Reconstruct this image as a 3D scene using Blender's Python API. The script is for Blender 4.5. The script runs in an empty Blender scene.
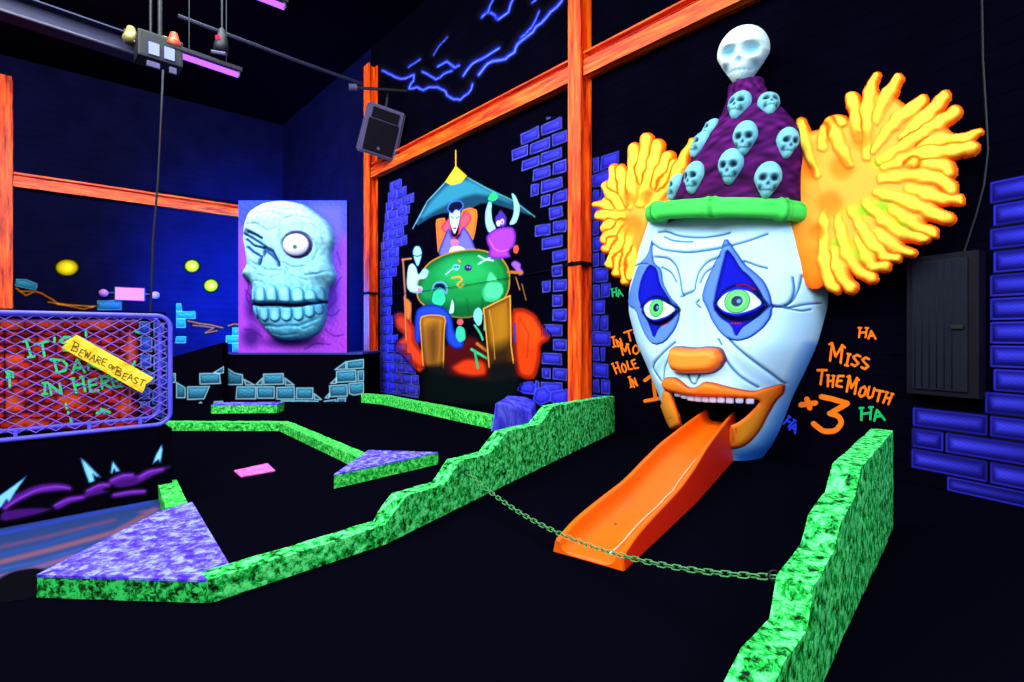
import bpy, bmesh, math, random
import numpy as np
from mathutils import Vector, Matrix, noise

# ---------------------------------------------------------------- camera, world, light, exposure
F = 512.0            # focal length in pixels of the 1024x682 frame (18 mm on 36 mm)
HZ = 335.0           # horizon row
EYE = 1.4
sc = bpy.context.scene
root_col = sc.collection
cam_data = bpy.data.cameras.new('camera')
cam_data.sensor_width = 36.0
cam_data.lens = 18.0
cam_data.shift_y = -6.0 / 1024.0
cam_data.clip_end = 200
cam = bpy.data.objects.new('camera', cam_data)
cam.location = (0, 0, EYE)
cam.rotation_euler = (math.radians(90), 0, 0)
root_col.objects.link(cam)
sc.camera = cam
sc.view_settings.view_transform = 'Standard'
sc.view_settings.look = 'None'
sc.view_settings.gamma = 1.0
sc.view_settings.use_curve_mapping = False
sc.view_settings.exposure = 0.0

world = bpy.data.worlds.new('ambient_fill')
sc.world = world
world.use_nodes = True
world.node_tree.nodes['Background'].inputs[0].default_value = (0.66, 0.78, 1.0, 1)
world.node_tree.nodes['Background'].inputs[1].default_value = 0.42  # flat fill added from the open side behind the camera


def area(name, loc, target, size, power, color, sy=None):
    L = bpy.data.lights.new(name, 'AREA')
    L.shape = 'RECTANGLE'
    L.size = size
    L.size_y = sy or size
    L.energy = power
    L.color = color
    o = bpy.data.objects.new(name, L)
    o.location = loc
    d = Vector(target) - Vector(loc)
    o.rotation_euler = d.to_track_quat('-Z', 'Y').to_euler()
    root_col.objects.link(o)
    return o


# unseen white key and fill lights, added to brighten the scene, and a blue wash on the far corner
area('key_front', (-1.6, -0.6, 6.2), (0.6, 5.2, 1.6), 4.5, 760, (0.88, 0.96, 1.0))
area('fill_middle', (-4.6, 4.0, 7.6), (-1.6, 9.8, 2.0), 3.5, 900, (0.86, 0.95, 1.0))
area('fill_cage', (-1.2, 3.2, 6.4), (-3.8, 4.2, 0.8), 2.0, 190, (0.78, 0.88, 1.0))  # unseen fill added to brighten the cage
area('fill_far', (-4.5, 7.5, 7.8), (-5.4, 11.5, 1.6), 2.5, 330, (0.76, 0.92, 1.0))
area('blue_wash_mural_side', (-7.3, 13.2, 1.9), (-5.6, 15.2, 2.6), 0.8, 1500, (0.01, 0.12, 1.0))
sp_l_ = bpy.data.lights.new('blue_wash_corner', 'SPOT')
sp_l_.energy = 24000
sp_l_.color = (0.01, 0.14, 1.0)
sp_l_.spot_size = math.radians(84)
sp_l_.spot_blend = 1.0
sp_l_.shadow_soft_size = 0.4
sp_o_ = bpy.data.objects.new('blue_wash_corner', sp_l_)
sp_o_.location = (-6.0, 12.6, 1.7)
sp_o_.rotation_euler = (Vector((-8.6, 16.6, 2.7)) - Vector((-6.0, 12.6, 1.7))).to_track_quat('-Z', 'Y').to_euler()
root_col.objects.link(sp_o_)
area('fill_left_wall', (-7.5, 8.0, 6.8), (-10.6, 15.0, 2.6), 2.0, 260, (1.0, 0.9, 0.85))  # unseen fill added for the dim left wall and its beam
area('fill_right', (3.2, -1.2, 5.2), (2.2, 4.8, 0.6), 2.0, 230, (0.9, 0.96, 1.0))  # unseen front-right fill added for the slide flank and jaw
area('fill_left_wall', (-7.5, 8.0, 6.8), (-10.6, 15.0, 3.2), 2.0, 330, (1.0, 0.92, 0.95))  # second unseen fill added on the left wall
area('blue_lamp_right', (3.6, 2.0, 3.4), (2.9, 5.2, 0.9), 1.2, 46, (0.1, 0.35, 1.0))

# ---------------------------------------------------------------- projection helpers (real planes in the hall)


def ray(px, py):
    return np.array([(px - 512.0) / F, 1.0, (HZ - py) / F])


def proj(P):
    P = np.asarray(P, float)
    X, Y, Z = P[..., 0], np.maximum(P[..., 1], 0.05), P[..., 2]
    return 512 + F * X / Y, HZ - F * (Z - EYE) / Y


class Plane:
    """origin (floor level), horizontal axis U, normal N towards the room"""

    def __init__(s, o, u, n, off=0.0):
        s.U = np.array([u[0], u[1], 0.0]); s.U /= np.linalg.norm(s.U)
        s.N = np.array([n[0], n[1], 0.0]); s.N /= np.linalg.norm(s.N)
        s.O = np.array([o[0], o[1], 0.0]) + s.N * off
        s.V = np.array([0, 0, 1.0])

    def at(s, px, py):
        d = ray(px, py)
        e = np.array([0, 0, EYE])
        t = np.dot(s.O - e, s.N) / np.dot(d, s.N)
        return e + d * t

    def uv(s, px, py):
        p = s.at(px, py) - s.O
        return float(np.dot(p, s.U)), float(p[2])

    def P(s, u, v, w=0.0):
        u = np.asarray(u, float)[..., None]; v = np.asarray(v, float)[..., None]; w = np.asarray(w, float)[..., None]
        return s.O + u * s.U + v * s.V + w * s.N

    def off(s, w):
        q = Plane(s.O[:2], s.U[:2], s.N[:2], w)
        return q


def ground(px, py, z=0.0):
    Y = (EYE - z) * F / (py - HZ)
    return np.array([(px - 512) / F * Y, Y, z])


BACK = Plane((2.57, 6.18), (0.6754, -0.7375), (-0.7375, -0.6754))      # mural wall
LEFT = Plane((-12.96, 13.27), (0.763, 0.646), (0.646, -0.763))         # wall with the moons
RIGHT = Plane((3.754, 4.891), (0.455, -0.890), (-0.890, -0.455))
CAGE = Plane((-3.705, 3.705), (0.7212, 0.6927), (0.6927, -0.7212))
FAR = Plane((-3.1, 10.7), (1, 0), (0, -1))                            # low wall under the skull board

# ---------------------------------------------------------------- object helpers


def lin(c):
    c = np.asarray(c, float) / 255.0
    return np.where(c <= 0.04045, c / 12.92, ((c + 0.055) / 1.055) ** 2.4)


def rgba(c):
    l = lin(c)
    return (float(l[0]), float(l[1]), float(l[2]), 1.0)


def tag(o, label=None, cat=None, group=None, kind=None):
    if label: o['label'] = label
    if cat: o['category'] = cat
    if group: o['group'] = group
    if kind: o['kind'] = kind
    return o


def empty(name, loc=(0, 0, 0), label=None, cat=None, group=None):
    o = bpy.data.objects.new(name, None)
    o.location = loc
    root_col.objects.link(o)
    return tag(o, label, cat, group)


def link(name, me, mat, parent=None):
    o = bpy.data.objects.new(name, me)
    if mat is not None:
        me.materials.clear() if len(me.materials) else None
        me.materials.append(mat)
    root_col.objects.link(o)
    if parent is not None:
        o.parent = parent
        o.matrix_parent_inverse = parent_inv(parent)
    return o


def parent_inv(p):
    m = Matrix.Identity(4)
    chain = []
    while p is not None:
        chain.append(p); p = p.parent
    for q in reversed(chain):
        m = m @ q.matrix_parent_inverse @ q.matrix_basis
    return m.inverted()


def np_mesh(name, V, Q, mat, parent=None, col=None, smooth=True):
    V = np.asarray(V, np.float32).reshape(-1, 3)
    Q = np.asarray(Q, np.int32)
    k = Q.shape[1]
    me = bpy.data.meshes.new(name)
    me.vertices.add(len(V)); me.vertices.foreach_set('co', V.ravel())
    me.loops.add(Q.size); me.loops.foreach_set('vertex_index', Q.ravel())
    me.polygons.add(len(Q))
    me.polygons.foreach_set('loop_start', np.arange(0, Q.size, k, dtype=np.int32))
    me.polygons.foreach_set('loop_total', np.full(len(Q), k, np.int32))
    me.polygons.foreach_set('use_smooth', np.full(len(Q), smooth, bool))
    me.update(calc_edges=True)
    if col is not None:
        a = me.color_attributes.new('Col', 'FLOAT_COLOR', 'POINT')
        c = np.ones((len(V), 4), np.float32); c[:, :3] = col
        a.data.foreach_set('color', c.ravel())
    me.validate()
    return link(name, me, mat, parent)


def grid_quads(n, m):
    i = np.arange((n - 1) * (m - 1)); r, c = i // (m - 1), i % (m - 1)
    a = r * m + c
    return np.stack([a, a + 1, a + m + 1, a + m], 1)


def compact(V, Q, col=None):
    used = np.zeros(len(V), bool); used[Q.ravel()] = True
    idx = np.cumsum(used) - 1
    return V[used], idx[Q], (col[used] if col is not None else None)


class MB:
    """collects simple solids into one mesh"""

    def __init__(s):
        s.bm = bmesh.new()

    def box(s, c, size, rot=None, bev=0.0):
        M = Matrix.Translation(Vector(c)) @ (rot.to_4x4() if rot is not None else Matrix.Identity(4)) @ Matrix.Diagonal((*size, 1))
        r = bmesh.ops.create_cube(s.bm, size=1.0, matrix=M)
        if bev > 0:
            es = list({e for v in r['verts'] for e in v.link_edges})
            bmesh.ops.bevel(s.bm, geom=es, offset=bev, segments=2, profile=0.7, affect='EDGES')
        return s

    def prism(s, poly, vec):
        a = [s.bm.verts.new(Vector(p)) for p in poly]
        b = [s.bm.verts.new(Vector(p) + Vector(vec)) for p in poly]
        n = len(poly)
        s.bm.faces.new(a[::-1]); s.bm.faces.new(b)
        for i in range(n):
            s.bm.faces.new((a[i], a[(i + 1) % n], b[(i + 1) % n], b[i]))
        return s

    def tube(s, pts, r, n=8, closed=False, cap=True):
        pts = [Vector(p) for p in pts]
        N = len(pts)
        rings = []
        prev = None
        for i, p in enumerate(pts):
            if closed:
                t = (pts[(i + 1) % N] - pts[i - 1])
            else:
                t = pts[min(i + 1, N - 1)] - pts[max(i - 1, 0)]
            t.normalize()
            if prev is None:
                a = Vector((0, 0, 1)) if abs(t.z) < 0.9 else Vector((1, 0, 0))
                x = t.cross(a).normalized()
            else:
                x = (prev - t * prev.dot(t)).normalized()
            prev = x
            y = t.cross(x)
            rr = r[i] if isinstance(r, (list, tuple)) else r
            rings.append([s.bm.verts.new(p + (x * math.cos(2 * math.pi * k / n) + y * math.sin(2 * math.pi * k / n)) * rr) for k in range(n)])
        for i in range(N if closed else N - 1):
            a, b = rings[i], rings[(i + 1) % N]
            for k in range(n):
                s.bm.faces.new((a[k], a[(k + 1) % n], b[(k + 1) % n], b[k]))
        if not closed and cap:
            s.bm.faces.new(rings[0][::-1]); s.bm.faces.new(rings[-1])
        return s

    def build(s, name, mat, parent=None, smooth=False):
        me = bpy.data.meshes.new(name)
        bmesh.ops.recalc_face_normals(s.bm, faces=s.bm.faces)
        s.bm.to_mesh(me); s.bm.free()
        if smooth:
            for p in me.polygons: p.use_smooth = True
        return link(name, me, mat, parent)


def plane_rot(pl):
    return Matrix((pl.U.tolist(), (-pl.N).tolist(), (0, 0, 1))).transposed()


# ---------------------------------------------------------------- materials


def mat_base(name, rough=0.6, spec=0.3):
    m = bpy.data.materials.new(name)
    m.use_nodes = True
    b = m.node_tree.nodes['Principled BSDF']
    b.inputs['Roughness'].default_value = rough
    b.inputs['Specular IOR Level'].default_value = spec
    return m, m.node_tree, b


def solid(name, c, rough=0.6, metal=0.0, spec=0.3, vary=0.12, scale=9.0):
    m, nt, b = mat_base(name, rough, spec)
    b.inputs['Metallic'].default_value = metal
    tc = nt.nodes.new('ShaderNodeTexCoord'); nz = nt.nodes.new('ShaderNodeTexNoise')
    nz.inputs['Scale'].default_value = scale
    nz.inputs['Detail'].default_value = 4
    cr = nt.nodes.new('ShaderNodeValToRGB')
    l = lin(c)
    cr.color_ramp.elements[0].position = 0.3; cr.color_ramp.elements[1].position = 0.7
    cr.color_ramp.elements[0].color = (*[float(x * (1 - vary)) for x in l], 1)
    cr.color_ramp.elements[1].color = (*[float(min(1, x * (1 + vary))) for x in l], 1)
    nt.links.new(tc.outputs['Object'], nz.inputs['Vector'])
    nt.links.new(nz.outputs['Fac'], cr.inputs['Fac'])
    nt.links.new(cr.outputs['Color'], b.inputs['Base Color'])
    return m


def mottled(name, dark, mid, light, scale=22.0, bump=0.5, lo=0.40, hi=0.62, stretch=(1, 1, 1), rot=0.0):
    m, nt, b = mat_base(name, 0.75, 0.15)
    N, L = nt.nodes, nt.links
    tc = N.new('ShaderNodeTexCoord'); mp = N.new('ShaderNodeMapping')
    mp.inputs['Scale'].default_value = stretch
    mp.inputs['Rotation'].default_value = (0, 0, rot)
    nz = N.new('ShaderNodeTexNoise'); nz.inputs['Scale'].default_value = scale; nz.inputs['Detail'].default_value = 5
    nz.inputs['Roughness'].default_value = 0.74; nz.inputs['Distortion'].default_value = 0.35
    cr = N.new('ShaderNodeValToRGB')
    e = cr.color_ramp.elements
    e[0].position = lo; e[0].color = rgba(dark)
    e[1].position = hi; e[1].color = rgba(light)
    k = e.new((lo + hi) / 2); k.color = rgba(mid)
    L.new(tc.outputs['Object'], mp.inputs['Vector']); L.new(mp.outputs['Vector'], nz.inputs['Vector'])
    L.new(nz.outputs['Fac'], cr.inputs['Fac']); L.new(cr.outputs['Color'], b.inputs['Base Color'])
    bp = N.new('ShaderNodeBump'); bp.inputs['Strength'].default_value = bump; bp.inputs['Distance'].default_value = 0.02
    L.new(nz.outputs['Fac'], bp.inputs['Height']); L.new(bp.outputs['Normal'], b.inputs['Normal'])
    return m


def streaky(name, c1, c2, c3, axis=2, scale=3.0, long=0.08):
    """painted wood grain running along an axis"""
    m, nt, b = mat_base(name, 0.5, 0.3)
    N, L = nt.nodes, nt.links
    tc = N.new('ShaderNodeTexCoord'); mp = N.new('ShaderNodeMapping')
    s = [1, 1, 1]; s[axis] = long
    mp.inputs['Scale'].default_value = s
    nz = N.new('ShaderNodeTexNoise'); nz.inputs['Scale'].default_value = scale * 5; nz.inputs['Detail'].default_value = 6
    nz.inputs['Roughness'].default_value = 0.65
    cr = N.new('ShaderNodeValToRGB'); e = cr.color_ramp.elements
    e[0].position = 0.34; e[0].color = rgba(c1)
    e[1].position = 0.66; e[1].color = rgba(c3)
    k = e.new(0.47); k.color = rgba(c2)
    L.new(tc.outputs['Object'], mp.inputs['Vector']); L.new(mp.outputs['Vector'], nz.inputs['Vector'])
    L.new(nz.outputs['Fac'], cr.inputs['Fac']); L.new(cr.outputs['Color'], b.inputs['Base Color'])
    return m


def emit(name, c, s):
    m = bpy.data.materials.new(name); m.use_nodes = True
    nt = m.node_tree; nt.nodes.clear()
    e = nt.nodes.new('ShaderNodeEmission'); o = nt.nodes.new('ShaderNodeOutputMaterial')
    e.inputs[0].default_value = rgba(c); e.inputs[1].default_value = s
    nt.links.new(e.outputs[0], o.inputs[0])
    return m


M = {}
pm, nt, b = mat_base('fluorescent_paint', 0.8, 0.03)
at = nt.nodes.new('ShaderNodeAttribute'); at.attribute_name = 'Col'
nt.links.new(at.outputs['Color'], b.inputs['Base Color'])
M['paint'] = pm
gm, nt, b = mat_base('glossy_paint', 0.4, 0.22)
at = nt.nodes.new('ShaderNodeAttribute'); at.attribute_name = 'Col'
nt.links.new(at.outputs['Color'], b.inputs['Base Color'])
M['gloss'] = gm
M['orange_post'] = streaky('orange_grained_post', (104, 12, 0), (232, 58, 0), (255, 112, 4), 2)
M['orange_beam'] = streaky('orange_grained_beam', (116, 16, 0), (236, 62, 0), (255, 114, 4), 0)
M['green_rock'] = mottled('green_mottled_rock', (0, 26, 10), (10, 120, 50), (70, 235, 140), 20, 0.5, 0.40, 0.60)
M['green_hedge'] = mottled('green_mottled_barrier', (0, 24, 6), (14, 185, 62), (105, 255, 140), 20, 0.8, 0.39, 0.58)
M['green_kerb'] = mottled('green_mottled_kerb', (0, 26, 6), (8, 130, 42), (56, 215, 96), 26, 0.4, 0.43, 0.56)
M['green_low'] = mottled('green_low_kerb', (8, 90, 20), (30, 190, 62), (110, 250, 110), 24, 0.3, 0.38, 0.60)
M['violet_rock'] = mottled('violet_mottled_top', (58, 22, 190), (92, 74, 225), (142, 150, 246), 15, 0.2, 0.40, 0.60)
M['black'] = solid('matt_black', (9, 9, 13), 0.6)
M['black_paint'] = solid('black_painted_board', (6, 4, 13), 0.9, spec=0.0)
M['cavity'] = solid('dark_hollow', (9, 3, 8), 0.95, spec=0.0)
M['grey_metal'] = solid('dull_grey_metal', (72, 68, 84), 0.45, 0.3)
M['dark_metal'] = solid('dark_metal', (10, 9, 16), 0.6, 0.0)
M['speaker'] = solid('grey_speaker_plastic', (66, 60, 90), 0.6, spec=0.15)
M['grille'] = solid('dark_speaker_grille', (12, 9, 18), 0.8, spec=0.05)
M['chain'] = solid('green_painted_chain', (78, 150, 84), 0.45, 0.1)
M['pink'] = mottled('pink_mat', (190, 50, 130), (240, 80, 180), (255, 120, 210), 26, 0.1, 0.3, 0.6)
M['violet_tube'] = solid('violet_painted_tube', (92, 84, 235), 0.4, spec=0.3)
M['violet_wire'] = solid('violet_chain_link_wire', (128, 92, 205), 0.45)
M['yellow_plank'] = streaky('yellow_painted_plank', (226, 170, 10), (255, 215, 40), (255, 232, 80), 0, 3, 0.1)
M['dark_red_ink'] = solid('dark_lettering', (70, 38, 4), 0.7)
M['violet_tube_lamp'] = emit('violet_tube_glow', (160, 84, 255), 2.3)
M['blue_led'] = emit('blue_lamp_window', (150, 165, 255), 2.0)
M['pink_glow'] = emit('pink_lit_sign', (255, 130, 225), 1.9)
M['red_led'] = emit('red_indicator', (255, 40, 90), 2.0)
M['cable'] = solid('black_cable', (12, 9, 18), 0.7, 0, 0.05)
M['cabinet'] = solid('dark_grey_cabinet', (17, 19, 30), 0.6, 0.0, 0.1)
M['cabinet_frame'] = solid('darker_cabinet_frame', (12, 11, 20), 0.6, 0.0, 0.1)
M['pale_seam'] = solid('pale_seam_paint', (255, 190, 170), 0.5)
M['ledge'] = solid('blue_black_ledge', (30, 44, 120), 0.6)


def wall_mat(name, c, rows=0.2):
    m, nt, b = mat_base(name, 0.9, 0.0)
    N, L = nt.nodes, nt.links
    tc = N.new('ShaderNodeTexCoord'); sx = N.new('ShaderNodeSeparateXYZ')
    mu = N.new('ShaderNodeMath'); mu.operation = 'DIVIDE'; mu.inputs[1].default_value = rows
    fr = N.new('ShaderNodeMath'); fr.operation = 'FRACT'
    cr = N.new('ShaderNodeValToRGB'); e = cr.color_ramp.elements
    e[0].position = 0.0; e[0].color = (0.25, 0.25, 0.25, 1)
    e[1].position = 0.07; e[1].color = (1, 1, 1, 1)
    nz = N.new('ShaderNodeTexNoise'); nz.inputs['Scale'].default_value = 1.6; nz.inputs['Detail'].default_value = 8
    mx = N.new('ShaderNodeMix'); mx.data_type = 'RGBA'; mx.blend_type = 'MULTIPLY'
    mx.inputs['Factor'].default_value = 1.0
    mx2 = N.new('ShaderNodeMix'); mx2.data_type = 'RGBA'; mx2.blend_type = 'MIX'
    l = lin(c)
    mx2.inputs['A'].default_value = (*[float(x * 0.55) for x in l], 1)
    mx2.inputs['B'].default_value = (*[float(x * 1.45) for x in l], 1)
    L.new(tc.outputs['Object'], sx.inputs[0]); L.new(sx.outputs['Z'], mu.inputs[0]); L.new(mu.outputs[0], fr.inputs[0])
    L.new(fr.outputs[0], cr.inputs['Fac']); L.new(tc.outputs['Object'], nz.inputs['Vector'])
    L.new(nz.outputs['Fac'], mx2.inputs['Factor'])
    L.new(mx2.outputs['Result'], mx.inputs['A']); L.new(cr.outputs['Color'], mx.inputs['B'])
    L.new(mx.outputs['Result'], b.inputs['Base Color'])
    return m


M['wall'] = wall_mat('black_block_wall', (4, 3, 12))
M['wall_blue_lit'] = wall_mat('black_wall_blue_lit', (9, 10, 40))  # bluer copy of the black wall, blue wash put into its colour
M['ceiling'] = solid('black_ceiling', (4, 2, 9), 0.9, spec=0.0)
cm, nt, b = mat_base('black_carpet', 0.95, 0.0)
tc = nt.nodes.new('ShaderNodeTexCoord'); nz = nt.nodes.new('ShaderNodeTexNoise'); nz.inputs['Scale'].default_value = 260
cr = nt.nodes.new('ShaderNodeValToRGB'); e = cr.color_ramp.elements
e[0].position = 0.3; e[0].color = rgba((2, 2, 6)); e[1].position = 0.8; e[1].color = rgba((7, 6, 17))
nt.links.new(tc.outputs['Object'], nz.inputs['Vector']); nt.links.new(nz.outputs['Fac'], cr.inputs['Fac'])
nt.links.new(cr.outputs['Color'], b.inputs['Base Color'])
M['carpet'] = cm

# ---------------------------------------------------------------- painting on meshes (pigment per vertex)


def zz(ox, oy, s):
    return lambda *c: [(ox + c[i] / s, oy + c[i + 1] / s) for i in range(0, len(c), 2)]


def sm(pts, closed=True, it=2, q=0.2):
    pts = [np.array(p, float) for p in pts]
    for _ in range(it):
        out = []
        n = len(pts)
        for i in range(n if closed else n - 1):
            a, b_ = pts[i], pts[(i + 1) % n]
            out += [a * (1 - q) + b_ * q, a * q + b_ * (1 - q)]
        if not closed:
            out = [pts[0]] + out[1:-1] + [pts[-1]]
        pts = out
    return [tuple(p) for p in pts]


def seg_dist(x, y, pts, closed=False):
    d = np.full(x.shape, 1e9)
    n = len(pts)
    for i in range(n if closed else n - 1):
        ax, ay = pts[i]; bx, by = pts[(i + 1) % n]
        dx, dy = bx - ax, by - ay
        L2 = dx * dx + dy * dy + 1e-12
        t = np.clip(((x - ax) * dx + (y - ay) * dy) / L2, 0, 1)
        d = np.minimum(d, (x - ax - t * dx) ** 2 + (y - ay - t * dy) ** 2)
    return np.sqrt(d)


def inside(x, y, pts):
    r = np.zeros(x.shape, bool)
    n = len(pts)
    for i in range(n):
        ax, ay = pts[i]; bx, by = pts[(i + 1) % n]
        if ay == by: continue
        c = ((ay > y) != (by > y)) & (x < (bx - ax) * (y - ay) / (by - ay) + ax)
        r ^= c
    return r


def sdf(x, y, pts):
    d = seg_dist(x, y, pts, True)
    return np.where(inside(x, y, pts), -d, d)


class Paint:
    def __init__(s, X, Y, base=(0, 0, 0), a0=0.0, T=None, k=1.0):
        s.X = X.ravel(); s.Y = Y.ravel()
        s.rgb = np.tile(np.array(base, float), (s.X.size, 1))
        s.a = np.full(s.X.size, a0, float)
        s.H = np.zeros(s.X.size)
        s.T = T or (lambda p: p)
        s.k = k

    def win(s, pts, m):
        p = np.array(pts)
        lo, hi = p.min(0) - m, p.max(0) + m
        return np.nonzero((s.X > lo[0]) & (s.X < hi[0]) & (s.Y > lo[1]) & (s.Y < hi[1]))[0]

    def put(s, i, m, col):
        if callable(col): col = col(s.X[i], s.Y[i])
        c = np.asarray(col, float)
        m = np.clip(m, 0, 1)
        s.rgb[i] = s.rgb[i] * (1 - m[:, None]) + c * m[:, None]
        s.a[i] = s.a[i] + (1 - s.a[i]) * m

    def poly(s, pts, col, soft=0.8, a=1.0, edge=None, ew=1.0, ecol_soft=0.8, inner=None, iw=3.0):
        pts = s.T(pts); k = s.k
        i = s.win(pts, soft * k + 2 * k)
        if not len(i): return
        d = sdf(s.X[i], s.Y[i], pts)
        m = np.clip(0.5 - d / (soft * k), 0, 1) * a
        if callable(col) or inner is None:
            s.put(i, m, col)
        else:      # airbrushed from the rim colour to an inner colour
            t = np.clip(-d / (iw * k), 0, 1)[:, None]
            s.put(i, m, np.asarray(col, float) * (1 - t) + np.asarray(inner, float) * t)
        if edge is not None:
            me_ = np.clip((ew * k / 2 - np.abs(d)) / (ecol_soft * k) + 0.5, 0, 1) * a
            s.put(i, me_, edge)

    def line(s, pts, w, col, soft=0.8, a=1.0, closed=False):
        pts = s.T(pts); k = s.k
        i = s.win(pts, (w / 2 + soft) * k)
        if not len(i): return
        d = seg_dist(s.X[i], s.Y[i], pts, closed)
        s.put(i, np.clip((w * k / 2 - d) / (soft * k) + 0.5, 0, 1) * a, col)

    def ell(s, cx, cy, rx, ry, col, soft=0.8, a=1.0):
        if s.T is not None:
            (cx, cy), = s.T([(cx, cy)])
        rx *= s.k; ry *= s.k; so = soft * s.k
        i = s.win([(cx - rx, cy - ry), (cx + rx, cy + ry)], so)
        if not len(i): return
        r = np.sqrt(((s.X[i] - cx) / rx) ** 2 + ((s.Y[i] - cy) / ry) ** 2)
        s.put(i, np.clip(0.5 - (r - 1) * min(rx, ry) / so, 0, 1) * a, col)

    def bump(s, pts, amp, soft):
        pts = s.T(pts); k = s.k
        i = s.win(pts, soft * k)
        if not len(i): return
        d = sdf(s.X[i], s.Y[i], pts)
        t = np.clip(0.5 - d / (soft * k), 0, 1)
        s.H[i] += amp * t * t * (3 - 2 * t)

    def groove(s, pts, amp, w):
        pts = s.T(pts); k = s.k
        i = s.win(pts, 3 * w * k)
        if not len(i): return
        d = seg_dist(s.X[i], s.Y[i], pts)
        s.H[i] += amp * np.exp(-(d / (w * k)) ** 2)

    def gauss(s, cx, cy, rx, ry, amp):
        (cx, cy), = s.T([(cx, cy)])
        s.H += amp * np.exp(-((s.X - cx) / (rx * s.k)) ** 2 - ((s.Y - cy) / (ry * s.k)) ** 2)


class Canvas(Paint):
    """paint lying on a wall plane; the design is given by where it stands on the wall"""

    def __init__(s, plane, box, step, lift=0.004, base=(3, 2, 7)):
        s.pl = plane
        x0, y0, x1, y1 = box
        cs = [plane.uv(x, y) for x in (x0, x1) for y in (y0, y1)]
        u0, u1 = min(c[0] for c in cs), max(c[0] for c in cs)
        v0, v1 = max(0.005, min(c[1] for c in cs)), max(c[1] for c in cs)
        n = max(2, int((u1 - u0) / step) + 1); m = max(2, int((v1 - v0) / step) + 1)
        U, V = np.meshgrid(np.linspace(u0, u1, n), np.linspace(v0, v1, m))
        s.shape = U.shape
        s.P3 = plane.P(U, V, lift).reshape(-1, 3)
        px, py = proj(s.P3)
        s.wall = np.array(base, float)
        super().__init__(px, py)
        s.box = box
        s.uu, s.vv = U.ravel(), V.ravel()

    def build(s, name, label=None, cat=None, group=None, parent=None, thr=0.03):
        x0, y0, x1, y1 = s.box
        ins = (s.X >= x0 - 1) & (s.X <= x1 + 1) & (s.Y >= y0 - 1) & (s.Y <= y1 + 1)
        a = np.where(ins, s.a, 0)
        Q = grid_quads(*s.shape)
        keep = a[Q].max(1) > thr
        rgb = s.rgb * a[:, None] + s.wall * (1 - a[:, None])
        V, Q, c = compact(s.P3, Q[keep], lin(np.clip(rgb, 0, 255)))
        o = np_mesh(name, V, Q, M['paint'], parent, c, smooth=False)
        return tag(o, label, cat, group)


def brick(cv, pts, dark, mid, hi, gap=0.0, rim=1.0, glow=3.0):
    """an airbrushed brick: bright rim, dark seam, soft light patch in its upper middle"""
    cv.poly(pts, dark, 0.9)
    p = np.array(pts); c = p.mean(0)
    h = p[:, 1].max() - p[:, 1].min()
    w = p[:, 0].max() - p[:, 0].min()
    i = cv.win(pts, 1)
    if len(i):
        d = sdf(cv.X[i], cv.Y[i], pts)
        nzv = 0.5 + 0.5 * np.sin(cv.X[i] * 0.9 + c[0]) * np.sin(cv.Y[i] * 1.7 + c[1] * 3)
        t = np.clip(-d / glow, 0, 1) * np.clip(1.15 - (cv.Y[i] - p[:, 1].min()) / (h * 1.0), 0.12, 1) * (0.75 + 0.25 * nzv)
        cv.put(i, t, mid)
    cv.line(list(pts) + [pts[0]], rim, hi, 0.9, 0.8)


def wall_bricks(cv, pl, rows, row_h, lens, dark, mid, hi, z_top, jitter=0.0, rim=1.0, glow=3.0, gap=0.022, seed=1):
    """rows: list of (left px, right px) at each course, drawn downward from z_top"""
    rnd = random.Random(seed)
    for k, ext in enumerate(rows):
        if ext is None: continue
        z1 = z_top - k * row_h; z0 = z1 - row_h
        zc = (z0 + z1) / 2
        if z0 < 0: z0 = 0.0

        def u_at(px):
            d0 = pl.at(px, HZ) - pl.O
            return float(np.dot(d0, pl.U))
        ua, ub = u_at(ext[0]), u_at(ext[1])
        L = lens
        start = math.floor(ua / L) * L + (L / 2 if k % 2 else 0)
        if start > ua: start -= L
        edges = []
        x = start
        while x < ub:
            edges.append((max(x, ua), min(x + L, ub))); x += L
        for (a, b_) in edges:
            if b_ - a < L * 0.22: continue
            q = []
            for (uu, vv) in ((a + gap, z1 - gap), (b_ - gap, z1 - gap), (b_ - gap, z0 + gap), (a + gap, z0 + gap)):
                j = rnd.uniform(-jitter, jitter)
                P = pl.P(uu + j, vv + rnd.uniform(-jitter, jitter))
                q.append(tuple(float(t) for t in proj(P)))
            brick(cv, q, dark, mid, hi, rim=rim, glow=glow)


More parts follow.
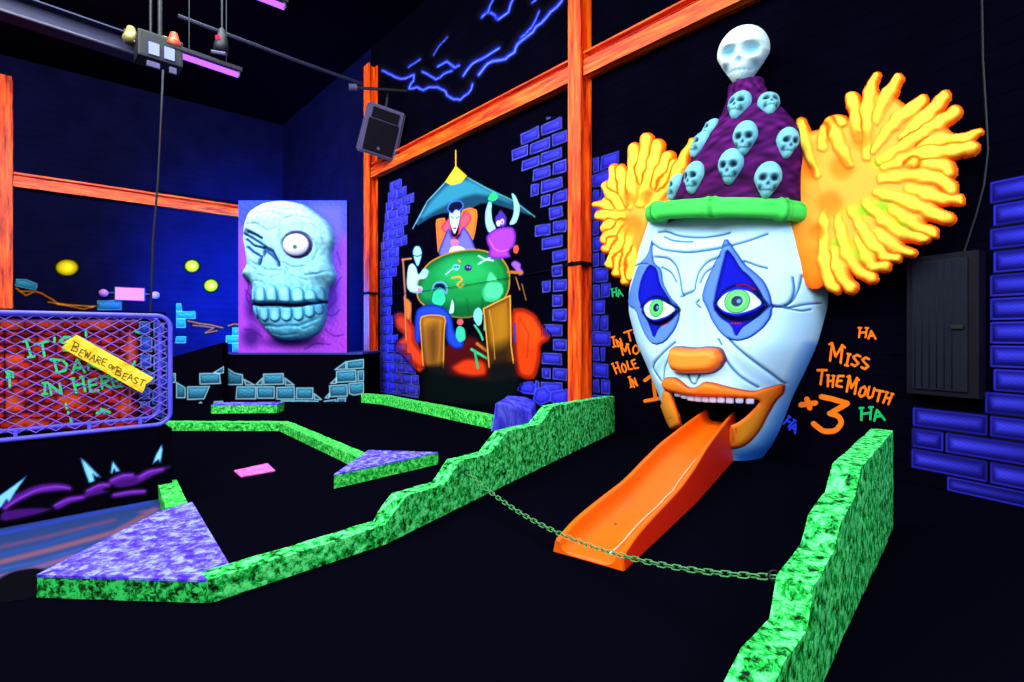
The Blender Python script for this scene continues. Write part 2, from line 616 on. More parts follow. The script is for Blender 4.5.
# ---------------------------------------------------------------- lettering
GL = {
    'A': [[(0, 0), (.45, 1), (1, 0)], [(.2, .38), (.85, .38)]],
    'B': [[(.1, 0), (.1, 1)], [(-.1, 1), (.75, .9), (.8, .65), (.15, .52), (.9, .38), (.85, .1), (0, 0)]],
    'D': [[(.15, 0), (.15, 1)], [(-.1, 1), (.7, .85), (.95, .5), (.75, .12), (0, 0)]],
    'E': [[(.9, 1), (.1, .95), (.1, .05), (.95, 0)], [(.1, .5), (.75, .55)]],
    'F': [[(.9, 1), (.1, .95), (.1, 0)], [(.1, .5), (.75, .55)]],
    'H': [[(.1, 1), (.1, 0)], [(.9, 1), (.85, 0)], [(.1, .5), (.9, .55)], [(-.08, 1), (.25, 1)], [(.72, 1), (1.05, 1)]],
    'I': [[(.5, 1), (.5, 0)], [(.15, 1), (.85, 1)], [(.15, 0), (.85, 0)]],
    'K': [[(.1, 1), (.1, 0)], [(.9, 1), (.1, .45), (.95, 0)]],
    'L': [[(.15, 1), (.15, .05), (.9, 0)]],
    'M': [[(-.1, .9), (.1, 1), (.12, 0)], [(.1, 1), (.5, .3), (.9, 1), (.95, 0)], [(.85, 1), (1.1, .9)]],
    'N': [[(.1, 0), (.1, 1), (.85, .05), (.85, 1)]],
    'O': [[(.5, 1), (.1, .7), (.12, .2), (.5, 0), (.9, .25), (.88, .75), (.5, 1)]],
    'R': [[(.1, 0), (.1, 1)], [(-.05, 1), (.8, .9), (.82, .6), (.1, .48), (.95, 0)]],
    'S': [[(.9, .9), (.5, 1), (.1, .75), (.45, .52), (.9, .3), (.55, 0), (.1, .1)]],
    'T': [[(.5, 1), (.5, 0)], [(-.05, .93), (1.0, 1)]],
    'U': [[(.1, 1), (.12, .2), (.45, 0), (.85, .2), (.88, 1)]],
    'W': [[(0, 1), (.25, 0), (.5, .7), (.75, 0), (1, 1)]],
    "'": [[(.4, 1), (.3, .7)]],
    ' ': [],
}


def text_strokes(s, a, b_, h, first=1.0, fill=0.78, wob=0.0):
    """strokes of a hand-lettered word between two baseline points (picture scale of the wall)"""
    a = np.array(a, float); b_ = np.array(b_, float)
    n = len(s)
    wts = [first if i == 0 else 1.0 for i in range(n)]
    wts = [0.55 * w if ch in "I'" else w for w, ch in zip(wts, s)]
    tot = sum(wts)
    d = b_ - a; L = np.linalg.norm(d); ex = d / L
    ey = np.array([ex[1], -ex[0]])
    out = []
    pos = 0
    for i, ch in enumerate(s):
        cw = L * wts[i] / tot
        hh = h * (first if i == 0 else 1.0)
        sk = wob * math.sin(i * 2.4 + len(s))
        dy = wob * 2.0 * math.sin(i * 3.7 + 1)
        for st in GL[ch]:
            out.append([tuple(a + ex * (pos + x * cw * fill + y * sk * hh * 0.3) + ey * (y * hh + dy)) for x, y in st])
        pos += cw
    return out


def stroke_obj(name, pl, strokes, w, mat_or_col, label=None, cat='lettering', parent=None, lift=0.006, group=None, thick=0.003):
    """painted letters: flat brush strokes a few millimetres proud of the board"""
    bm = bmesh.new()
    lv = 0
    for st in strokes:
        for i in range(len(st) - 1):
            a, b_ = np.array(st[i]), np.array(st[i + 1])
            d = b_ - a; L = np.linalg.norm(d)
            if L < 1e-6: continue
            d /= L; n_ = np.array([-d[1], d[0]])
            lv += 1
            li = lift + (lv % 9) * 0.00025
            hw = w / 2
            ring = [a + n_ * hw, a + n_ * hw * .5 - d * hw * .8, a - n_ * hw * .5 - d * hw * .8, a - n_ * hw,
                    b_ - n_ * hw, b_ - n_ * hw * .5 + d * hw * .8, b_ + n_ * hw * .5 + d * hw * .8, b_ + n_ * hw]
            vs = []
            for q in ring:
                u, v = pl.uv(q[0], q[1])
                vs.append(bm.verts.new(Vector(pl.P(u, v, li))))
            bm.faces.new(vs)
    me = bpy.data.meshes.new(name); bm.to_mesh(me); bm.free()
    return tag(link(name, me, mat_or_col, parent), label, cat, group)

# ================================================================ THE HALL
def slab(name, pts, z0, z1, mat, kind='structure'):
    mb = MB(); mb.prism([(p[0], p[1], z0) for p in pts], (0, 0, z1 - z0))
    return tag(mb.build(name, mat), kind=kind)


CEIL = 8.6
tag(MB().box((-3, 7, -0.05), (30, 30, 0.1)).build('floor', M['carpet']), kind='structure')
tag(MB().box((-3, 7, CEIL + 0.05), (30, 30, 0.1)).build('ceiling', M['ceiling']), kind='structure')


def wall(name, pl, u0, u1, mat):
    a = pl.P(u0, 0.0, 0.0); b_ = pl.P(u1, 0.0, 0.0); c = pl.P(u1, 0.0, -0.2); d = pl.P(u0, 0.0, -0.2)
    mb = MB(); mb.prism([tuple(a), tuple(b_), tuple(c), tuple(d)], (0, 0, CEIL))
    return tag(mb.build(name, mat), kind='structure')


def u_of(pl, px):
    d0 = pl.at(px, HZ) - pl.O
    return float(np.dot(d0, pl.U))


uL = float(np.dot(np.array([-7.87, 17.58, 0]) - BACK.O, BACK.U))
uR = float(np.dot(np.array([3.754, 4.891, 0]) - BACK.O, BACK.U))
wall('wall_back', BACK, u_of(BACK, 371), uR, M['wall'])
wall('wall_corner', BACK, uL, u_of(BACK, 371), M['wall_blue_lit'])  # same wall as the mural, in the copy coloured for the blue wash
uc = float(np.dot(np.array([-7.87, 17.58, 0]) - LEFT.O, LEFT.U))
wall('wall_left', LEFT, -5.0, uc, M['wall_blue_lit'])
wall('wall_right', RIGHT, 0.0, 8.0, M['wall'])

# ---------------------------------------------------------------- orange steel posts and beams


def ibeam_profile(b, h, tf, tw):
    """I-section: x across the flange, y along the web"""
    B, Hh = b / 2, h / 2
    return [(-B, Hh), (B, Hh), (B, Hh - tf), (tw / 2, Hh - tf), (tw / 2, -Hh + tf), (B, -Hh + tf), (B, -Hh), (-B, -Hh), (-B, -Hh + tf), (-tw / 2, -Hh + tf), (-tw / 2, Hh - tf), (-B, Hh - tf)]


def local_obj(name, pl, u, v, w, build, mat, parent=None, smooth=False):
    """build in local axes x=U, y=-N, z up, then place at its foot on the wall plane"""
    mb = MB(); build(mb)
    o = mb.build(name, mat, None, smooth)
    base = Matrix.Translation(Vector(pl.P(u, v, w))) @ plane_rot(pl).to_4x4()
    if parent is not None:
        o.parent = parent
        o.matrix_parent_inverse = parent_inv(parent) @ base
    else:
        o.matrix_world = base
        o.location = base.to_translation(); o.rotation_euler = base.to_euler()
    return o


def post(pl, px, label, top, b=0.24, h=0.26, lo=0.0):
    u = u_of(pl.off(0.13), px)

    def bd(mb):
        pr = ibeam_profile(b, h, 0.03, 0.04)
        mb.prism([(x, y, 0) for x, y in pr], (0, 0, top - lo))
    o = local_obj('steel_post', pl, u, lo, 0.135, bd, M['orange_post'])
    tag(o, label, 'post', 'orange steel posts')
    return u


uP1 = post(BACK, 371, 'orange painted steel post left of the card-playing monsters mural, under the speaker', 8.0, 0.26, 0.24)
uP2 = post(BACK, 580, 'orange painted steel post between the monsters mural and the clown', 8.55)
uP3 = post(LEFT, 0.5, 'orange painted steel post at the far left edge above the cage', 8.0, 0.44, 0.3)


def beam(pl, ua, ub, zb, label):
    L = ub - ua

    def bd(mb):
        mb.box((L / 2, -0.10, 0.115), (L, 0.05, 0.23))
        mb.box((L / 2, -0.02, 0.02), (L, 0.14, 0.04))
        mb.box((L / 2, 0.02, 0.2), (L, 0.03, 0.4))
        mb.box((L / 2, -0.075, 0.335), (L, 0.10, 0.025))
    o = local_obj('steel_beam', pl, ua, zb, 0.08, bd, M['orange_beam'])
    return tag(o, label, 'beam', 'orange steel beams')


ZB = 1.4 + 0.464 / 0.17 * EYE
beam(BACK, uP1 + 0.14, uP2 - 0.13, ZB, 'orange horizontal steel beam above the monsters mural')
beam(BACK, uP2 + 0.13, uR - 0.01, ZB, 'orange horizontal steel beam above the clown, right of the tall post')
beam(LEFT, uP3 + 0.24, uc - 0.3, ZB, 'orange horizontal steel beam across the blue-lit moon wall')

# small black clamps and the thin cable that runs over the mural
for (pl, u, z, s_) in ((BACK, uP1, 2.42, 0.26), (BACK, uP2, 2.46, 0.24)):
    o = local_obj('cable_clamp', pl, u, z, 0.135, lambda mb: (mb.box((0, 0, 0), (0.30, 0.31, 0.05), bev=0.008), mb.tube([(0, -0.17, -0.02), (0, -0.2, 0.0), (0.0, -0.17, 0.03)], 0.012)), M['cable'])
    tag(o, 'black clamp around the ' + ('far orange post beside the skull board' if u == uP1 else 'tall orange post beside the clown'), 'clamp', 'cable clamps on the posts')
cab = MB()
pts = []
for t in np.linspace(0, 1, 14):
    px = 376 + (568 - 376) * t
    py = 296 - 30 * t + 3 * math.sin(math.pi * t)
    u, v = BACK.off(0.03).uv(px, py)
    pts.append(tuple(BACK.P(u, v, 0.03)))
cab.tube(pts, 0.005, 6)
tag(cab.build('wall_cable', M['cable']), 'thin black cable strung across the monsters mural between the posts', 'cable')

# ---------------------------------------------------------------- painted brickwork on the mural wall
BD, BM_, BH = (18, 12, 105), (80, 80, 255), (118, 122, 255)
cvb = Canvas(BACK, (376, 180, 421, 405), 0.02)
tz = zz(370, 110, 2.274)
left_rows = [(390, 402), (388, 408), (386, 414), (385, 410), (384, 408), (383, 404), (381, 407), (381, 399), (380, 399), (380, 397), (380, 394),
             (380, 392), (380, 393), (380, 391), (380, 395), (380, 393), (380, 398), (380, 406), (380, 412), (380, 416), (380, 419), (380, 420), (380, 419)]
wall_bricks(cvb, BACK, left_rows, 0.225, 0.42, BD, BM_, BH, 5.02, 0.012, rim=0.8, glow=2.2, gap=0.018, seed=3)
cvb.build('painted_brickwork', 'blue-violet painted brickwork at the left side of the monsters mural', 'mural', 'blue painted brick patches')

cvb = Canvas(BACK, (508, 118, 570, 430), 0.015)
right_rows = [None, (546, 563), (520, 568), (511, 568), (521, 568), (532, 568), (530, 568), (540, 568), (548, 568), (534, 568), (541, 568), (550, 568), (551, 568), (541, 568), (551, 568), (551, 568),
              (541, 568), (552, 568), (541, 568), (541, 568), (534, 568), (552, 568), (541, 568), (534, 568)]
wall_bricks(cvb, BACK, right_rows, 0.235, 0.52, BD, BM_, BH, 5.36, 0.012, rim=1.0, glow=3.2, gap=0.032, seed=5)
# tumbled painted stones by the foot of the wall
for st in ([(520, 384), (531, 381), (536, 386), (534, 394), (524, 393), (517, 390)], [(536, 389), (545, 387), (551, 393), (550, 401), (540, 405), (533, 400)],
           [(551, 392), (568, 389), (568, 404), (556, 405), (550, 400)]):
    brick(cvb, st, (26, 22, 150), (80, 80, 255), (90, 100, 255), rim=1.0, glow=4)
cvb.build('painted_brickwork', 'blue-violet painted brickwork between the monsters mural and the tall orange post', 'mural', 'blue painted brick patches')

cvb = Canvas(BACK, (592, 150, 620, 440), 0.015)
rr = [(592, 620)] * 2 + [(592, 611), (592, 606), (592, 609)] * 7
wall_bricks(cvb, BACK, rr, 0.235, 0.47, (16, 12, 100), (60, 60, 235), (76, 80, 235), 4.05, 0.01, rim=1.0, glow=3.2, seed=8)
cvb.build('painted_brickwork', 'narrow strip of blue painted brickwork right of the tall orange post behind the hair', 'mural', 'blue painted brick patches')

cvr = Canvas(RIGHT, (906, 150, 1060, 520), 0.011)
rrows = [(986, 1060), (992, 1060), (984, 1060), (992, 1060), (989, 1060), (989, 1060), (989, 1060), (989, 1060), (992, 1060), (984, 1060), (912, 1060), (911, 1060), (910, 1060), (946, 1060)]
wall_bricks(cvr, RIGHT, rrows, 0.197, 0.62, (5, 2, 60), (76, 76, 255), (60, 56, 245), 2.70, 0.0, rim=1.3, glow=8.0, gap=0.016, seed=11)
cvr.build('painted_brickwork', 'large blue glowing painted bricks around the metal cabinet on the right wall', 'mural', 'blue painted brick patches')

# ---------------------------------------------------------------- blue lightning painted above the beam
cl = Canvas(BACK, (376, -10, 572, 112), 0.022, base=(3, 2, 7))
tl = zz(370, 0, 4.876)
bolts = [(tl(60, 345, 90, 360, 120, 375, 150, 385, 190, 375, 215, 365, 212, 395, 190, 432, 230, 425, 260, 440, 290, 425, 330, 425, 360, 440, 375, 465, 410, 485, 440, 488, 480, 455, 500, 410), 1.4),
         (tl(255, 350, 300, 375, 320, 388, 360, 360, 400, 345), 1.3), (tl(330, 325, 375, 300, 415, 330, 435, 320), 1.4), (tl(188, 328, 215, 310, 245, 290), 1.0),
         (tl(310, 270, 340, 220, 378, 180), 0.7), (tl(455, 370, 500, 310, 540, 290, 590, 260, 630, 235), 1.6),
         (tl(530, 365, 560, 325, 600, 298, 660, 288, 705, 255, 720, 215, 770, 175, 810, 130, 860, 85, 910, 35, 945, -20), 2.0),
         (tl(735, 185, 790, 130, 825, 55), 1.1), (tl(545, 85, 575, 60, 610, 75, 620, 90), 1.6), (tl(575, 60, 600, 0, 605, -20), 1.2), (tl(625, 95, 675, 60, 700, -10), 1.6), (tl(790, 15, 820, -15), 1.2)]
rnd = random.Random(4)
for P_, w in bolts:
    Pj = []
    for i in range(len(P_) - 1):
        a, b_ = P_[i], P_[i + 1]
        Pj += [a, ((a[0] + b_[0]) / 2 + rnd.uniform(-.9, .9), (a[1] + b_[1]) / 2 + rnd.uniform(-.9, .9))]
    Pj.append(P_[-1])
    cl.line([(x - 0.6, y - 1.6) for x, y in Pj], w * 3.2, (20, 24, 190), 6.5, 0.75)
    cl.line(Pj, w * 1.9, (34, 52, 250), 2.6, 0.95)
    cl.line(Pj, w * 0.6, (125, 150, 255), 1.0, 0.9)
cl.build('painted_lightning', 'glowing blue jagged lightning clouds painted above the beam', 'mural')

# ---------------------------------------------------------------- card-playing monsters mural
cm_ = Canvas(BACK, (388, 146, 552, 428), 0.0125)
Z8 = zz(370, 110, 2.274); ZE = zz(390, 280, 6.2); ZD = zz(390, 190, 6.2); ZP = zz(460, 180, 6.2)


def shade_y(y0, y1, c0, c1):
    c0 = np.array(c0, float); c1 = np.array(c1, float)

    def f(x, y):
        t = np.clip((y - y0) / (y1 - y0), 0, 1)[:, None]
        n = (0.06 * np.sin(x * 1.3 + 2 * np.sin(y * 0.5)) + 0.05 * np.sin(x * 0.61 - y * 0.9))[:, None]
        return np.clip(c0 * (1 - t) + c1 * t, 0, 255) * (1 + n)
    return f


# red rocks behind
cm_.poly(sm(ZE(330, 400, 500, 330, 620, 420, 800, 480, 860, 600, 600, 640, 380, 600, 200, 560)), (84, 8, 6), 5, 0.95)
cm_.poly(sm(ZE(18, 215, 60, 195, 110, 215, 160, 300, 175, 400, 215, 470, 225, 545, 180, 580, 120, 520, 80, 465, 28, 440, 45, 380, 90, 345, 35, 300), it=1), (170, 24, 6), 2.4, 0.95, inner=(240, 70, 16), iw=4)
cm_.poly(sm(ZE(745, 175, 830, 170, 905, 210, 940, 275, 1000, 345, 985, 378, 935, 405, 940, 480, 905, 615, 840, 620, 780, 580, 760, 450), it=1), (170, 24, 6), 2.4, 0.95, inner=(240, 66, 14), iw=5)
for P_ in (ZE(20, 240, 60, 205, 110, 230, 150, 300, 150, 390, 230, 470, 200, 560, 120, 500, 90, 450, 30, 430, 40, 380, 100, 340, 40, 300),
           ZE(750, 190, 830, 180, 900, 220, 930, 280, 985, 340, 975, 370, 930, 400, 930, 470, 900, 600, 840, 610, 790, 580, 770, 450),
           ZE(370, 540, 430, 500, 480, 480, 600, 500, 610, 590, 520, 610, 420, 590)):
    cm_.poly(sm(P_), (130, 14, 4), 3.0, 0.95, inner=(235, 62, 10), iw=4)
cm_.poly(sm(ZE(800, 230, 880, 230, 940, 330, 900, 420, 830, 400)), (255, 80, 20), 6, 0.55)
cm_.poly(sm(ZE(450, 510, 500, 500, 520, 560, 470, 580)), (255, 50, 20), 4, 0.6)
cm_.line(ZE(800, 230, 860, 330, 850, 480), 1.0, (120, 12, 2), 2, 0.5)
# hanging lamp and its teal light
cm_.poly(sm(Z8(175, 160, 130, 208, 97, 270, 152, 236, 215, 232, 262, 208, 318, 225, 375, 243, 330, 208, 270, 180, 215, 150), it=1), (20, 62, 84), 1.2, 1.0)
cm_.poly(sm(Z8(182, 165, 140, 205, 110, 252, 160, 222, 230, 190, 280, 196, 330, 215, 270, 182, 215, 155), it=1), (50, 140, 160), 4, 0.85)
cm_.line(Z8(175, 160, 130, 208, 97, 270), 1.3, (120, 210, 215), 1.2, 0.9)
cm_.line(Z8(215, 150, 270, 180, 330, 208, 375, 243), 1.3, (90, 195, 205), 1.2, 0.9)
cm_.line(Z8(195, 92, 195, 134), 1.5, (255, 190, 20), 0.9)
cm_.poly(Z8(195, 128, 172, 163, 186, 170, 205, 165, 219, 150), (210, 150, 10), 0.8, inner=(255, 235, 60), iw=3, edge=(255, 200, 40))
# high-backed orange chair, collar and cape figure
cm_.poly(sm(ZD(285, 185, 310, 178, 345, 175, 350, 380, 300, 400, 292, 300), it=1), (200, 70, 20), 1, inner=(240, 110, 40), iw=2, edge=(255, 140, 60))
cm_.poly(sm(ZD(440, 130, 500, 110, 545, 130, 520, 300, 490, 330, 440, 250), it=1), (190, 60, 20), 1, inner=(250, 120, 40), iw=2, edge=(255, 140, 60))
cm_.poly(sm(ZD(310, 235, 340, 200, 375, 160, 380, 290, 420, 290, 430, 180, 470, 120, 510, 170, 480, 225, 440, 260, 400, 310, 350, 270)), (190, 30, 70), 0.8, inner=(250, 80, 100), iw=2)
cm_.poly(sm(ZD(365, 225, 330, 300, 290, 410, 370, 405, 470, 375, 545, 400, 500, 280, 450, 215, 425, 300, 385, 300)), (36, 34, 140), 0.8, inner=(110, 105, 230), iw=2.6)
cm_.poly(sm(ZD(368, 105, 365, 170, 375, 225, 400, 285, 425, 225, 440, 150, 430, 100, 400, 130)), (190, 220, 240), 0.8, edge=(20, 30, 90), ew=0.6)
cm_.poly(sm(ZD(355, 120, 370, 85, 395, 70, 440, 68, 458, 100, 430, 130, 405, 120, 385, 150)), (12, 12, 40), 0.8, edge=(70, 120, 220), ew=0.9)
cm_.line(ZD(378, 165, 392, 175), 0.8, (20, 20, 60)); cm_.line(ZD(410, 178, 428, 165), 0.8, (20, 20, 60))
cm_.ell(*ZD(402, 238)[0], 1.6, 1.0, (160, 10, 60))
cm_.poly(sm(ZD(375, 310, 400, 300, 430, 320, 415, 350, 385, 350)), (250, 110, 140), 0.8)
cm_.poly(sm(ZD(360, 400, 375, 355, 400, 350, 430, 345, 475, 370, 440, 385, 400, 385)), (215, 240, 245), 0.7)
# green table
tb = sm(Z8(128, 350, 175, 325, 240, 315, 295, 330, 318, 365, 316, 415, 285, 455, 215, 475, 150, 462, 110, 435, 104, 400))
cm_.poly(tb, (10, 80, 30), 1.0, inner=(22, 140, 60), iw=7, edge=(190, 130, 30), ew=1.6)
cm_.poly(sm(Z8(180, 340, 250, 338, 280, 370, 250, 400, 190, 400, 150, 380)), (44, 190, 96), 14, 0.6)
cm_.poly(sm(Z8(120, 430, 180, 440, 250, 440, 300, 410, 285, 455, 215, 475, 150, 462)), (6, 84, 36), 8, 0.75)
for dx in (-20, 10, 45):
    cm_.line(Z8(210 + dx, 430, 214 + dx, 462), 1.0, (10, 70, 30), 3, 0.6)
# bones, cards and coins on the table
cm_.line(ZD(345, 525, 385, 490, 430, 470), 1.3, (160, 220, 235)); cm_.ell(*ZD(410, 480)[0], 3.4, 3.2, (120, 195, 215), 1)
cm_.ell(*ZD(403, 478)[0], 0.9, 0.9, (10, 40, 50)); cm_.ell(*ZD(420, 476)[0], 0.9, 0.9, (10, 40, 50))
cm_.line(sm(ZD(385, 545, 430, 535, 450, 560, 415, 580, 430, 605, 455, 590), False), 2.0, (235, 160, 40)); cm_.line(ZD(425, 435, 435, 445), 1.8, (220, 150, 40))
cm_.ell(*ZP(50, 545)[0], 3.6, 3.2, (44, 30, 90), 1); cm_.ell(*ZP(46, 540)[0], 0.9, 0.9, (160, 130, 220)); cm_.ell(*ZP(60, 542)[0], 0.9, 0.9, (160, 130, 220))
cm_.line(ZP(115, 470, 150, 490, 205, 500), 1.6, (190, 230, 235)); cm_.line(ZP(115, 520, 150, 500, 200, 475), 1.6, (190, 230, 235))
# thin white ghoul at the left with its chair
cm_.line(ZD(80, 430, 95, 660), 2.2, (190, 110, 60)); cm_.line(ZD(75, 432, 130, 425), 2.0, (210, 120, 60))
cm_.poly(sm(ZD(110, 470, 140, 450, 165, 480, 175, 530, 210, 480, 245, 500, 225, 550, 175, 555, 165, 590, 205, 600, 200, 640, 130, 640, 100, 600)), (130, 180, 210), 0.8, inner=(190, 235, 245), iw=2)
cm_.poly(sm(ZD(140, 380, 155, 348, 185, 348, 200, 390, 185, 450, 170, 478, 150, 430)), (160, 220, 230), 0.8, edge=(60, 120, 170), ew=0.7)
cm_.line(ZD(145, 405, 170, 412, 198, 400), 0.9, (10, 30, 80)); cm_.ell(*ZD(183, 618)[0], 2.2, 2.0, (235, 130, 130))
cm_.ell(*ZD(215, 515)[0], 2.4, 2.6, (150, 205, 225), 1)
# horned violet beast
cm_.poly(sm(ZP(175, 130, 155, 200, 155, 270, 175, 330, 215, 320, 225, 300, 200, 250, 195, 190, 200, 140)), (110, 190, 215), 0.8, inner=(165, 230, 240), iw=2)
cm_.poly(sm(ZP(315, 75, 345, 95, 372, 160, 368, 220, 345, 275, 300, 280, 330, 220, 335, 150)), (110, 190, 215), 0.8, inner=(165, 230, 240), iw=2)
cm_.poly(sm(ZP(168, 120, 185, 95, 205, 68, 222, 85, 240, 100, 225, 125, 200, 135)), (40, 190, 110), 0.8)
cm_.poly(sm(ZP(215, 235, 235, 210, 250, 180, 275, 210, 290, 230, 285, 290, 225, 290)), (70, 40, 160), 0.8)
cm_.ell(*ZP(238, 268)[0], 2.0, 3.0, (240, 220, 200), 0.8); cm_.ell(*ZP(262, 258)[0], 2.0, 3.0, (225, 180, 220), 0.8); cm_.ell(*ZP(262, 262)[0], 0.7, 0.9, (20, 0, 40))
cm_.poly(sm(ZP(160, 350, 200, 310, 260, 290, 330, 290, 350, 340, 340, 410, 300, 440, 320, 480, 240, 490, 170, 480, 185, 430, 165, 390)), (90, 20, 160), 0.8, inner=(165, 60, 225), iw=3)
cm_.line(sm(ZP(180, 370, 215, 430, 260, 445, 300, 430), False), 1.2, (220, 90, 130))
cm_.poly(sm(ZP(330, 410, 355, 400, 368, 425, 355, 460, 330, 450)), (235, 80, 70), 0.8)
cm_.poly(sm(ZP(310, 520, 340, 495, 380, 520, 375, 545, 400, 575, 370, 600, 345, 560)), (110, 50, 190), 0.8, inner=(160, 90, 235), iw=2)
cm_.line(ZP(300, 570, 380, 575), 3.2, (180, 110, 30)); cm_.line(ZP(345, 600, 370, 680), 1.2, (190, 130, 50)); cm_.line(Z8(345, 395, 355, 432), 1.0, (170, 110, 50))
# green backs of heads at the near side
cm_.poly(sm(ZE(255, 130, 265, 75, 300, 45, 335, 60, 350, 130, 320, 165, 270, 150)), (50, 205, 140), 0.8, edge=(20, 90, 60), ew=0.7)
cm_.line(sm(ZE(262, 60, 275, 20, 320, 8, 355, 35, 352, 90, 330, 60, 300, 40), False), 1.3, (110, 150, 230)); cm_.poly(sm(ZE(268, 50, 290, 20, 335, 25, 345, 60, 310, 45)), (8, 16, 50), 0.8)
cm_.poly(sm(ZP(130, 690, 160, 640, 165, 600, 185, 560, 220, 590, 245, 640, 270, 680, 250, 740, 200, 760, 150, 750), it=1), (30, 150, 90), 0.8, inner=(85, 230, 140), iw=2)
cm_.poly(sm(ZE(570, 70, 600, 0, 690, 10, 710, 70, 680, 120, 620, 130, 590, 115), it=1), (30, 150, 90), 0.8, inner=(80, 225, 140), iw=2)
# blue coat figure, left brown chair
cm_.poly(sm(ZE(155, 190, 210, 155, 290, 150, 350, 180, 385, 230, 400, 330, 460, 380, 455, 420, 400, 430, 345, 380, 345, 230, 190, 215, 190, 400, 150, 380)), (10, 26, 130), 0.8, inner=(32, 70, 215), iw=3)
cm_.poly(sm(ZE(185, 222, 265, 215, 345, 230, 335, 330, 330, 540, 270, 540, 215, 535, 200, 400), it=1), (110, 60, 10), 0.8, inner=(190, 120, 20), iw=4)
cm_.poly(sm(ZE(220, 300, 300, 260, 310, 400, 290, 520, 240, 520)), (70, 36, 6), 12, 0.7)
cm_.line(sm(ZE(205, 530, 195, 380, 185, 235, 230, 218, 300, 218, 345, 232, 335, 330, 330, 545), False, 1), 1.4, (230, 150, 50))
cm_.line(sm(ZE(310, 250, 312, 350, 300, 520), False, 1), 0.8, (190, 110, 30))
# left orange chair side
cm_.poly(sm(ZE(80, 95, 130, 130, 135, 190, 125, 250, 95, 240, 90, 150), it=1), (170, 80, 20), 0.8, inner=(230, 120, 40), iw=2)
cm_.line(ZE(90, 100, 95, 260, 100, 370), 1.3, (235, 130, 50)); cm_.line(ZE(130, 140, 128, 260), 1.0, (200, 100, 40))
# candle, hands, bottles
cm_.poly(sm(ZE(385, 115, 398, 150, 395, 205, 365, 210, 375, 160)), (190, 240, 220), 0.8)
cm_.poly(sm(ZE(410, 300, 430, 280, 465, 300, 470, 370, 430, 390, 405, 350)), (60, 200, 150), 0.8); cm_.ell(*ZE(435, 260)[0], 3.4, 3.4, (225, 90, 90), 1)
cm_.poly(sm(ZE(520, 190, 550, 165, 575, 200, 570, 270, 545, 290, 515, 240)), (130, 215, 225), 0.8)
cm_.line(sm(ZE(525, 280, 560, 330, 575, 370), False), 2.2, (60, 200, 140)); cm_.line(ZE(590, 180, 585, 310), 1.8, (60, 190, 130))
cm_.line(ZE(505, 430, 600, 485), 2.6, (50, 200, 120)); cm_.line(ZE(525, 440, 545, 545), 2.4, (40, 180, 110)); cm_.line(ZE(540, 395, 600, 440), 3.0, (190, 110, 30))
# right brown chair
cm_.poly(ZE(580, 175, 745, 95, 755, 300, 755, 510, 620, 530, 595, 320), (90, 46, 8), 0.8, inner=(165, 100, 18), iw=5)
cm_.poly(sm(ZE(650, 200, 720, 160, 735, 330, 690, 480, 650, 470)), (200, 140, 20), 12, 0.45)
cm_.poly(ZE(610, 430, 755, 380, 760, 540, 620, 560), (20, 8, 4), 14, 0.8)
cm_.line(ZE(615, 540, 595, 320, 580, 178, 745, 96, 750, 400, 765, 515), 1.5, (235, 160, 60)); cm_.line(ZE(615, 185, 640, 330, 650, 490), 0.9, (210, 140, 40))
cm_.line(ZE(775, 270, 775, 380), 1.6, (30, 50, 190))
# dark foreground under the chairs with a green tinge
cm_.poly(ZE(215, 545, 340, 520, 380, 600, 600, 610, 640, 520, 770, 520, 800, 640, 750, 780, 200, 780), (4, 16, 16), 8, 0.85)
cm_.build('painted_mural', 'mural of cartoon monsters playing cards round a green table under a lamp', 'mural')

# ---------------------------------------------------------------- moons, bricks and branches on the left wall
for (cx, cy, rx, ry, lb) in ((67, 267.5, 11.5, 8.2, 'large yellow painted moon on the wall nearest the orange post'), (192, 266, 7.2, 6.2, 'upper small yellow painted moon left of the skull board'),
                             (211, 285.5, 7, 6.2, 'lower small yellow painted moon closest to the skull board')):
    c = Canvas(LEFT, (cx - rx - 4, cy - ry - 4, cx + rx + 4, cy + ry + 4), 0.02)
    c.ell(cx, cy, rx, ry, (150, 140, 0), 2.0); c.ell(cx, cy, rx * .72, ry * .7, (230, 200, 10), 3.0); c.ell(cx + rx * .1, cy, rx * .35, ry * .4, (255, 230, 40), 2.0)
    c.build('painted_moon', lb, 'moon', 'yellow painted moons')
zf = zz(0, 180, 3.1); z5 = zz(160, 290, 4.545)
for box, lb, L_ in (((10, 274, 45, 296), 'single teal painted brick high at the left end of the moon wall', (zf(50, 308, 80, 308, 115, 322, 112, 342, 80, 335, 48, 328),)),
                    ((94, 296, 126, 314), 'teal painted brick just above the cage rail under the exit sign', (zf(302, 374, 376, 374, 376, 402, 304, 402),)),
                    ((172, 296, 200, 330), 'stack of teal painted bricks right of the cage', (z5(75, 98, 160, 98, 160, 130, 75, 130), z5(75, 132, 115, 132, 115, 170, 75, 170), z5(75, 62, 95, 62, 98, 96, 75, 96))),
                    ((172, 334, 190, 346), 'low teal painted brick beside the sloping partition', (z5(75, 212, 118, 212, 115, 240, 70, 240),)),
                    ((222, 324, 242, 354), 'teal painted bricks close to the left edge of the skull board', (z5(330, 172, 362, 172, 362, 208, 330, 208), z5(302, 208, 362, 208, 362, 242, 302, 242), z5(330, 242, 362, 242, 362, 285, 330, 285)))):
    c = Canvas(LEFT, box, 0.02)
    for p in L_: brick(c, p, (16, 60, 90), (60, 150, 180), (100, 190, 215), rim=1.0, glow=2.5)
    c.build('painted_brick', lb, 'mural', 'teal bricks painted on the moon wall')
